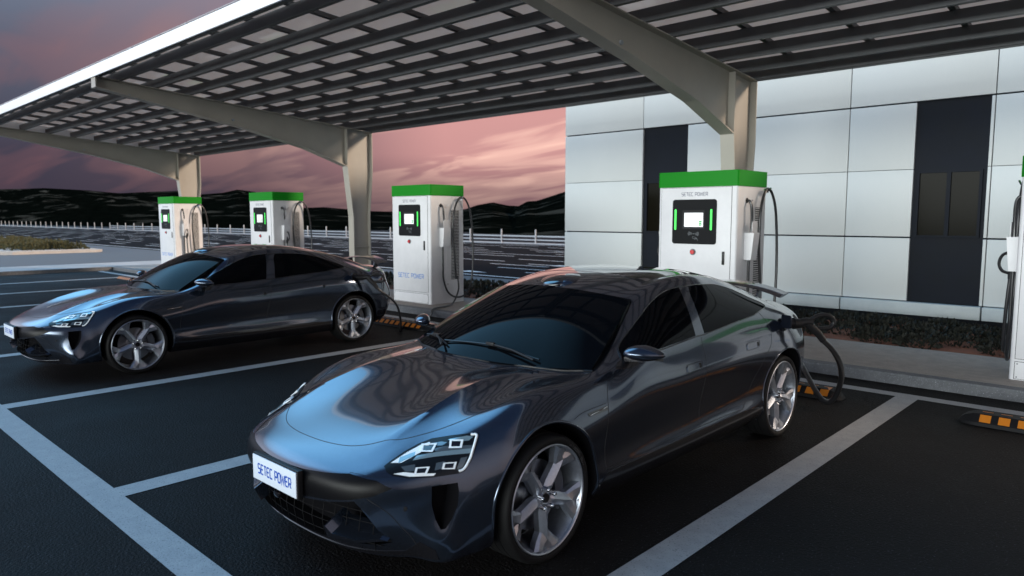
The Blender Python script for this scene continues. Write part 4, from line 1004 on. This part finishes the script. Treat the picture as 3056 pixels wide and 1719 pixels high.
# ------------------------------------------------------------------ wheel stops
def make_stop():
    r = thing('wheel_stop', 'x', 'wheel stop')
    bm = bmesh.new(); L = 1.92; secs = []
    prof = [(-.15, 0), (-.145, .03), (-.075, .098), (.075, .098), (.145, .03), (.15, 0)]
    for x, k, hh in ((-L/2, .35, .05), (-L/2+.02, .62, .35), (-L/2+.06, .85, .7), (-L/2+.12, .97, .93), (-L/2+.17, 1, 1), (L/2-.17, 1, 1), (L/2-.12, .97, .93), (L/2-.06, .85, .7), (L/2-.02, .62, .35), (L/2, .35, .05)):
        secs.append([bm.verts.new((x, p[0]*k, p[1]*hh+.002)) for p in prof])
    for i in range(len(secs)-1):
        for j in range(6): bm.faces.new((secs[i][j], secs[i][(j+1) % 6], secs[i+1][(j+1) % 6], secs[i+1][j]))
    bm.faces.new(secs[0][::-1]); bm.faces.new(secs[-1])
    bmobj('stop_body', bm, M['rubber'], r, 25)
    for i in range(12):
        x = -.74+i*.14
        bm = bmesh.new(); d = .003; up = .35
        a = [(-.138, .036), (-.080, .090)]
        v = [bm.verts.new(q) for q in ((x-.042, a[0][0]-d, a[0][1]+d), (x+.042, a[0][0]-d, a[0][1]+d), (x+.042, a[1][0]-d, a[1][1]+d), (x-.042, a[1][0]-d, a[1][1]+d))]
        w = [bm.verts.new(q) for q in ((x+.042, .02, .098+d), (x-.042, .02, .098+d))]
        bm.faces.new(v); bm.faces.new((v[3], v[2], w[0], w[1])); bmobj('reflector', bm, M['orange'], r)
    return r
st0 = make_stop()
labs = {-.05: 'black and orange wheel stop behind the nearest car, beside the hanging cable', 2.87: 'black and orange wheel stop in the empty bay at the right', -6.45: 'black and orange wheel stop behind the farther car', -3.3: 'black and orange wheel stop in the empty bay between the two cars', -18.65: 'black and orange wheel stop in the last bay at far left', -9.55: 'black and orange wheel stop in the bay just beyond the farther car', -12.6: 'black and orange wheel stop two bays beyond the farther car', -15.7: 'black and orange wheel stop three bays beyond the farther car'}
for i, (x, l) in enumerate(labs.items()):
    o = st0 if i == 0 else copy_tree(st0)
    o.location = (x, 3.13, 0); o['label'] = l; o['group'] = 'wheel stops across the backs of the bays'
# ================================================================== CHARGERS
CW, CD, C0, C1 = 1.205, .86, KZ, 2.46
def make_charger(label, x):
    r = thing('charging_station', label, 'charging station', (x, 4.73, 0), 0, 'white and green charging stations on the island')
    Wd, Dp = CW, CD
    # cabinet with rounded front edges
    def plan(x0, x1, y0, y1, rr, n=5):
        p = []
        for cx, cy, a0 in ((x0+rr, y0+rr, PI), (x1-rr, y0+rr, 1.5*PI)):
            for k in range(n+1): a = a0+PI/2*k/n; p.append((cx+rr*math.cos(a), cy+rr*math.sin(a)))
        return p+[(x1, y1), (x0, y1)]
    bm = bmesh.new(); prism(bm, plan(0, Wd, 0, Dp, .035), C0+.002, 2.245, 'z'); cab = bmobj('cabinet', bm, M['chwhite'], r, 40)
    bm = bmesh.new(); prism(bm, plan(-.012, Wd+.012, -.010, Dp+.008, .04), 2.247, C1, 'z'); bmobj('top_cap', bm, M['green'], r, 40)
    # door leaf, slightly proud, with dark reveal; kick panel
    bm = bmesh.new(); add_box(bm, ((.045+1.125)/2, -.0008, (.345+2.24)/2), (1.08, .003, 1.895)); bmobj('door_reveal', bm, M['gap'], r)
    door = mk_box('door', .05, 1.12, -.006, 0, .35, 2.236, M['chwhite'], r, .001)
    bm = bmesh.new(); add_box(bm, (.585, -.0008, .225), (1.08, .003, .19)); bmobj('kick_reveal', bm, M['gap'], r)
    kick = mk_box('kick_panel', .05, 1.12, -.005, 0, .135, .315, M['chwhite'], r, .001)
    for u in (.07, 1.10):
        for z in (.155, .295): bm = bmesh.new(); cyl(bm, (u, -.006, z), (0, 1, 0), .007, .004, 10); bmobj('screw', bm, M['grey'], kick)
    mk_box('base_shadow_gap', .01, Wd-.01, .01, Dp-.01, C0-.001, C0+.003, M['gap'], r) if False else None
    # display panel
    bm = bmesh.new(); prism(bm, rrect(.235, .912, 1.455, 2.075, .04), -.014, -.006, 'y'); dp = bmobj('display_panel', bm, M['blackgloss'] if False else M['trim_panel'], r, 40)
    bm = bmesh.new(); prism(bm, rrect(.395, .735, 1.665, 1.925, .01), -.016, -.0145, 'y'); bmobj('screen_bezel', bm, M['gap'], dp)
    bm = bmesh.new(); prism(bm, rrect(.425, .715, 1.695, 1.890, .006), -.018, -.0165, 'y'); scn = bmobj('screen', bm, M['screen'], dp)
    for z in (1.722, 1.746, 1.770): mk_box('screen_button', .652, .694, -.0192, -.0184, z-.009, z+.009, M['screen_g'], scn)
    mk_box('screen_button', .66, .69, -.0192, -.0184, 1.828, 1.832, M['screen_g'], scn)
    bm = bmesh.new(); cyl(bm, (.548, -.0188, 1.721), (0, 1, 0), .010, .001, 14); bmobj('screen_button', bm, M['screen_r'], scn)
    tb = bmesh.new()
    for (u0, u1, z) in ((.45, .50, 1.872), (.59, .63, 1.872), (.45, .462, 1.83), (.475, .492, 1.83), (.45, .462, 1.796), (.475, .492, 1.796), (.45, .462, 1.763), (.475, .492, 1.763), (.45, .462, 1.73), (.52, .545, 1.845), (.52, .545, 1.832), (.52, .545, 1.819), (.52, .545, 1.806), (.565, .58, 1.845), (.565, .58, 1.832), (.565, .58, 1.806)):
        add_box(tb, ((u0+u1)/2, -.0187, z), (u1-u0, .0006, .005))
    tag(bmobj('screen_text', tb, M['screen_t'], scn), kind='stuff')
    for u in (.285, .835):
        bm = bmesh.new(); prism(bm, rrect(u-.0145, u+.0145, 1.650, 1.940, .0144), -.019, -.0142, 'y'); bmobj('light_bar', bm, M['led'], dp, 40)
    # contactless mark: two fans of arcs round a dot
    bm = bmesh.new()
    for sgn in (0, PI):
        for rr in (.022, .032, .042, .052, .062, .072, .082):
            arc = [(.570+rr*math.cos(sgn+a), 1.600+rr*.62*math.sin(sgn+a)*1.0) for a in [math.radians(q) for q in range(-38, 39, 10)]]
            ribbon(bm, arc, .0045, lambda q, k=rr: Vector((q.x, -.0150-k*.004, q.y)))
    ribbon(bm, [(.562, 1.6), (.578, 1.6)], .012, lambda q: Vector((q.x, -.0151, q.y)))
    ribbon(bm, [(.555, 1.56), (.615, 1.548), (.612, 1.525), (.56, 1.535), (.555, 1.56)], .004, lambda q: Vector((q.x, -.0153, q.y)))
    ribbon(bm, [(.585, 1.515), (.60, 1.538), (.625, 1.535), (.64, 1.505)], .006, lambda q: Vector((q.x, -.0156, q.y)))
    tag(bmobj('contactless_symbol', bm, M['grey'], dp), kind=None)
    # emergency button
    bm = bmesh.new(); cyl(bm, (.565, -.010, 1.345), (0, 1, 0), .044, .010, 28); eb = bmobj('button_surround', bm, M['grey'], r, 30)
    bm = bmesh.new(); cyl(bm, (.565, -.022, 1.345), (0, 1, 0), .030, .028, 24); bmobj('emergency_button', bm, M['red'], eb, 30)
    bm = bmesh.new(); add_box(bm, (1.025, -.014, 1.275), (.034, .018, .18), .005); bmobj('door_handle', bm, M['black'], r, 30)
    # lettering
    def f1(u, v, li): return Vector((.37+u, -.0068-li*.0003, 2.125+v))
    bmobj('small_lettering', lettering('SETEC POWER', .40, .046, .0062, f1), M['navy'], door)
    def f2(u, v, li): return Vector((.19+u, -.0068-li*.0003, .62+v))
    bmobj('large_lettering', lettering('SETEC POWER', .80, .082, .0125, f2), M['blue'], door)
    # both flanks
    for sd in (1, 0):
        sg = 1 if sd else -1; fx = Wd if sd else 0
        ap = mk_box('side_panel', min(fx, fx+.004*sg), max(fx, fx+.004*sg), .40, .80, .46, 2.10, M['chwhite'], r, 0)
        lb = bmesh.new()
        for k in range(46):
            z = .60+k*.030; add_box(lb, (fx+.0065*sg, .635, z), (.006, .20, .013), 0, 0, Matrix.Rotation(.5*sg, 3, 'Y'))
        tag(bmobj('louvres', lb, M['lv'], ap)); mk_box('louvre_void', min(fx+.0045*sg, fx+.0052*sg), max(fx+.0045*sg, fx+.0052*sg), .53, .74, .585, 1.965, M['gap'], ap)
        for z in (.50, 2.06):
            bm = bmesh.new(); cyl(bm, (fx+.006*sg, .43, z), (1, 0, 0), .010, .008, 12); bmobj('screw', bm, M['chrome'], ap, 30)
        mk_box('cable_outlet', min(fx, fx+.006*sg), max(fx, fx+.006*sg), .20, .32, 1.98, 2.12, M['chwhite'], r)
        bm = bmesh.new(); cyl(bm, (fx+.006*sg, .26, 2.055), (1, 0, 0), .036, .012, 20); bmobj('outlet_gland', bm, M['black'], r, 30)
        # holster: back plate and tapering open cup
        hs_ = bmesh.new()
        prism(hs_, rrect(.24, .40, 1.50, 1.78, .05), fx+.10*sg, fx+.106*sg, 'x')
        prism(hs_, [(.235, 1.25), (.243, 1.25), (.243, 1.62), (.235, 1.62)], fx, fx+.10*sg, 'x')
        for yy in (.232, .402):
            v = [(0, 1.25), (.10, 1.25), (.135, 1.62), (0, 1.62)]
            prism(hs_, [(fx+a*sg, z) for a, z in v], yy, yy+.008, 'y')
        v = [hs_.verts.new((fx+a*sg, y, z)) for a, y, z in ((.101, .238, 1.25), (.101, .405, 1.25), (.136, .405, 1.62), (.136, .238, 1.62))]
        hs_.faces.new(v)
        bmobj('holster', hs_, M['chwhite'], r, 30)
        hk = bmesh.new(); tube(hk, [(fx, .74, 2.19), (fx+.05*sg, .74, 2.20), (fx+.11*sg, .74, 2.20), (fx+.13*sg, .74, 2.24)], .012, 8); cyl(hk, (fx+.06*sg, .74, 2.195), (1, 0, 0), .03, .05, 14); bmobj('cable_hook', hk, M['chrome'], r, 40)
    return r
M['trim_panel'] = principled('display_black', (.006, .0065, .0075), .55, spec=.12)
M['lv'] = noisy('louvre_white', (.62, .62, .62), (.7, .7, .7), 5, (.4, .5))
# cable runs in the charger's own frame (s=+1 right flank, -1 left flank)
def hang_cable(r, s, plug=True, holster=True):
    fx = CW if s > 0 else 0
    X_ = lambda a: fx+a*s
    pts = [(X_(.0), .26, 2.055), (X_(.05), .26, 2.04), (X_(.075), .265, 1.95), (X_(.075), .28, 1.7), (X_(.06), .26, 1.30), (X_(.06), .26, .9), (X_(.06), .27, .62), (X_(.08), .36, .36), (X_(.10), .55, .24), (X_(.13), .78, .27), (X_(.14), .93, .48), (X_(.14), .99, .9), (X_(.13), 1.0, 1.4), (X_(.12), .95, 1.9), (X_(.10), .86, 2.15), (X_(.08), .74, 2.225), (X_(.08), .62, 2.12), (X_(.08), .54, 1.9), (X_(.08), .51, 1.5), (X_(.10), .54, 1.0), (X_(.10), .57, .6)]
    if plug: pts += [(X_(.12), .50, .36), (X_(.12), .38, .42), (X_(.11), .33, .8), (X_(.09), .325, 1.18)]
    c = mk_tube('charging_cable', pts if plug else pts, .019, M['cable'], r, 10, 6)
    if plug:
        bm = bmesh.new(); tube(bm, [(X_(.09), .325, 1.16), (X_(.085), .325, 1.28), (X_(.07), .325, 1.42), (X_(.055), .325, 1.52)], [.024, .03, .034, .036], 12)
        tube(bm, catmull([(X_(.10), .325, 1.22), (X_(.17), .325, 1.25), (X_(.20), .325, 1.33), (X_(.17), .325, 1.42), (X_(.085), .325, 1.46)], 5), .016, 8)
        bmobj('charging_connector', bm, M['black'], r, 40)
    return c
CH = []
for x, l, rc, lc in ((-1.06-CW, 'white charging station with green top right behind the nearest car', False, True), (-7.34-CW, 'white charging station with green top beside the tail of the farther car, hills behind', False, True), (-13.42-CW, 'white charging station with green top rising above the roof of the farther car', True, True), (-19.52-CW, 'leftmost and smallest white charging station, in front of the last canopy column', True, True), (2.04, 'white charging station cut off by the right edge of the picture', True, True)):
    if not CH: r = make_charger(l, x)
    else: r = copy_tree(CH[0][0]); r['label'] = l; r.location = (x, 4.73, 0)
    CH.append((r, rc, lc))
for r, rc, lc in CH:
    hang_cable(r, 1, rc); hang_cable(r, -1, lc)
# ------------------------------------------------------------------ plugged-in cables
def connector(loc, axis, par, roll=0):
    """gun: nose cylinder, body, loop handle; -x local axis points into the car"""
    bm = bmesh.new()
    cyl(bm, (.0, 0, 0), (1, 0, 0), .040, .10, 20); cyl(bm, (.075, 0, 0), (1, 0, 0), .048, .07, 20, r2=.036)
    tube(bm, catmull([(.08, 0, 0), (.15, 0, .012), (.20, 0, .004)], 5), .036, 12)
    tube(bm, catmull([(.17, 0, .012), (.24, 0, .055), (.31, 0, .068), (.375, 0, .045), (.395, 0, 0.0), (.365, 0, -.038), (.30, 0, -.045), (.24, 0, -.05)], 6), .019, 10)
    tube(bm, catmull([(.16, 0, 0), (.21, 0, -.04), (.26, 0, -.085), (.31, 0, -.145)], 5), [.034]*11+[.030]*5, 12)
    o = bmobj('charging_connector', bm, M['black'], par, 40)
    a = Vector(axis).normalized(); q = a.to_track_quat('X', 'Z'); o.rotation_mode = 'QUATERNION'; o.rotation_quaternion = q @ Matrix.Rotation(roll, 3, 'X').to_quaternion(); o.location = loc
    return o, Matrix.Translation(loc) @ (q @ Matrix.Rotation(roll, 3, 'X').to_quaternion()).to_matrix().to_4x4()
c1 = thing('charging_cable', 'thick black cable looping from the socket of the nearest car to the ground', 'charging cable', (0, 0, 0), 0, 'charging cables plugged into the cars')
g1, m1 = connector((.958, 1.53, .955), (.65, .76, .0), c1)
e1 = m1 @ Vector((.31, 0, -.145)); e0 = m1 @ Vector((.28, 0, -.11))
mk_tube('cable_sheath', [e0, e1, (1.185, 1.88, .735), (1.19, 2.03, .63), (1.165, 2.20, .52), (1.125, 2.36, .40), (1.07, 2.48, .27), (1.01, 2.565, .155), (.945, 2.61, .085), (.865, 2.65, .085), (.76, 2.73, .156), (.62, 2.89, .254), (.45, 3.12, .33), (.1, 3.55, .38), (-.4, 4.3, .36), (-.90, 5.2, .5)], .025, M['cable'], c1, 14, 9)
c2 = thing('charging_cable', 'black cable from the socket of the farther car trailing over the kerb', 'charging cable', (0, 0, 0), 0, 'charging cables plugged into the cars')
g2, m2 = connector((-5.51, 1.754, .955), (.70, .70, -.08), c2)
e1 = m2 @ Vector((.31, 0, -.145)); e0 = m2 @ Vector((.28, 0, -.11))
mk_tube('cable_sheath', [e0, e1, (-5.25, 2.25, .55), (-5.35, 2.42, .28), (-5.6, 2.62, .06), (-6.0, 2.95, .022), (-6.22, 3.35, .022), (-6.5, 3.9, .022), (-6.62, 4.12, .06), (-6.72, 4.25, .14), (-6.85, 4.7, .142), (-7.0, 5.0, .17), (-7.12, 5.25, .4), (-7.2, 5.30, .65)], .017, M['cable'], c2, 10, 7)
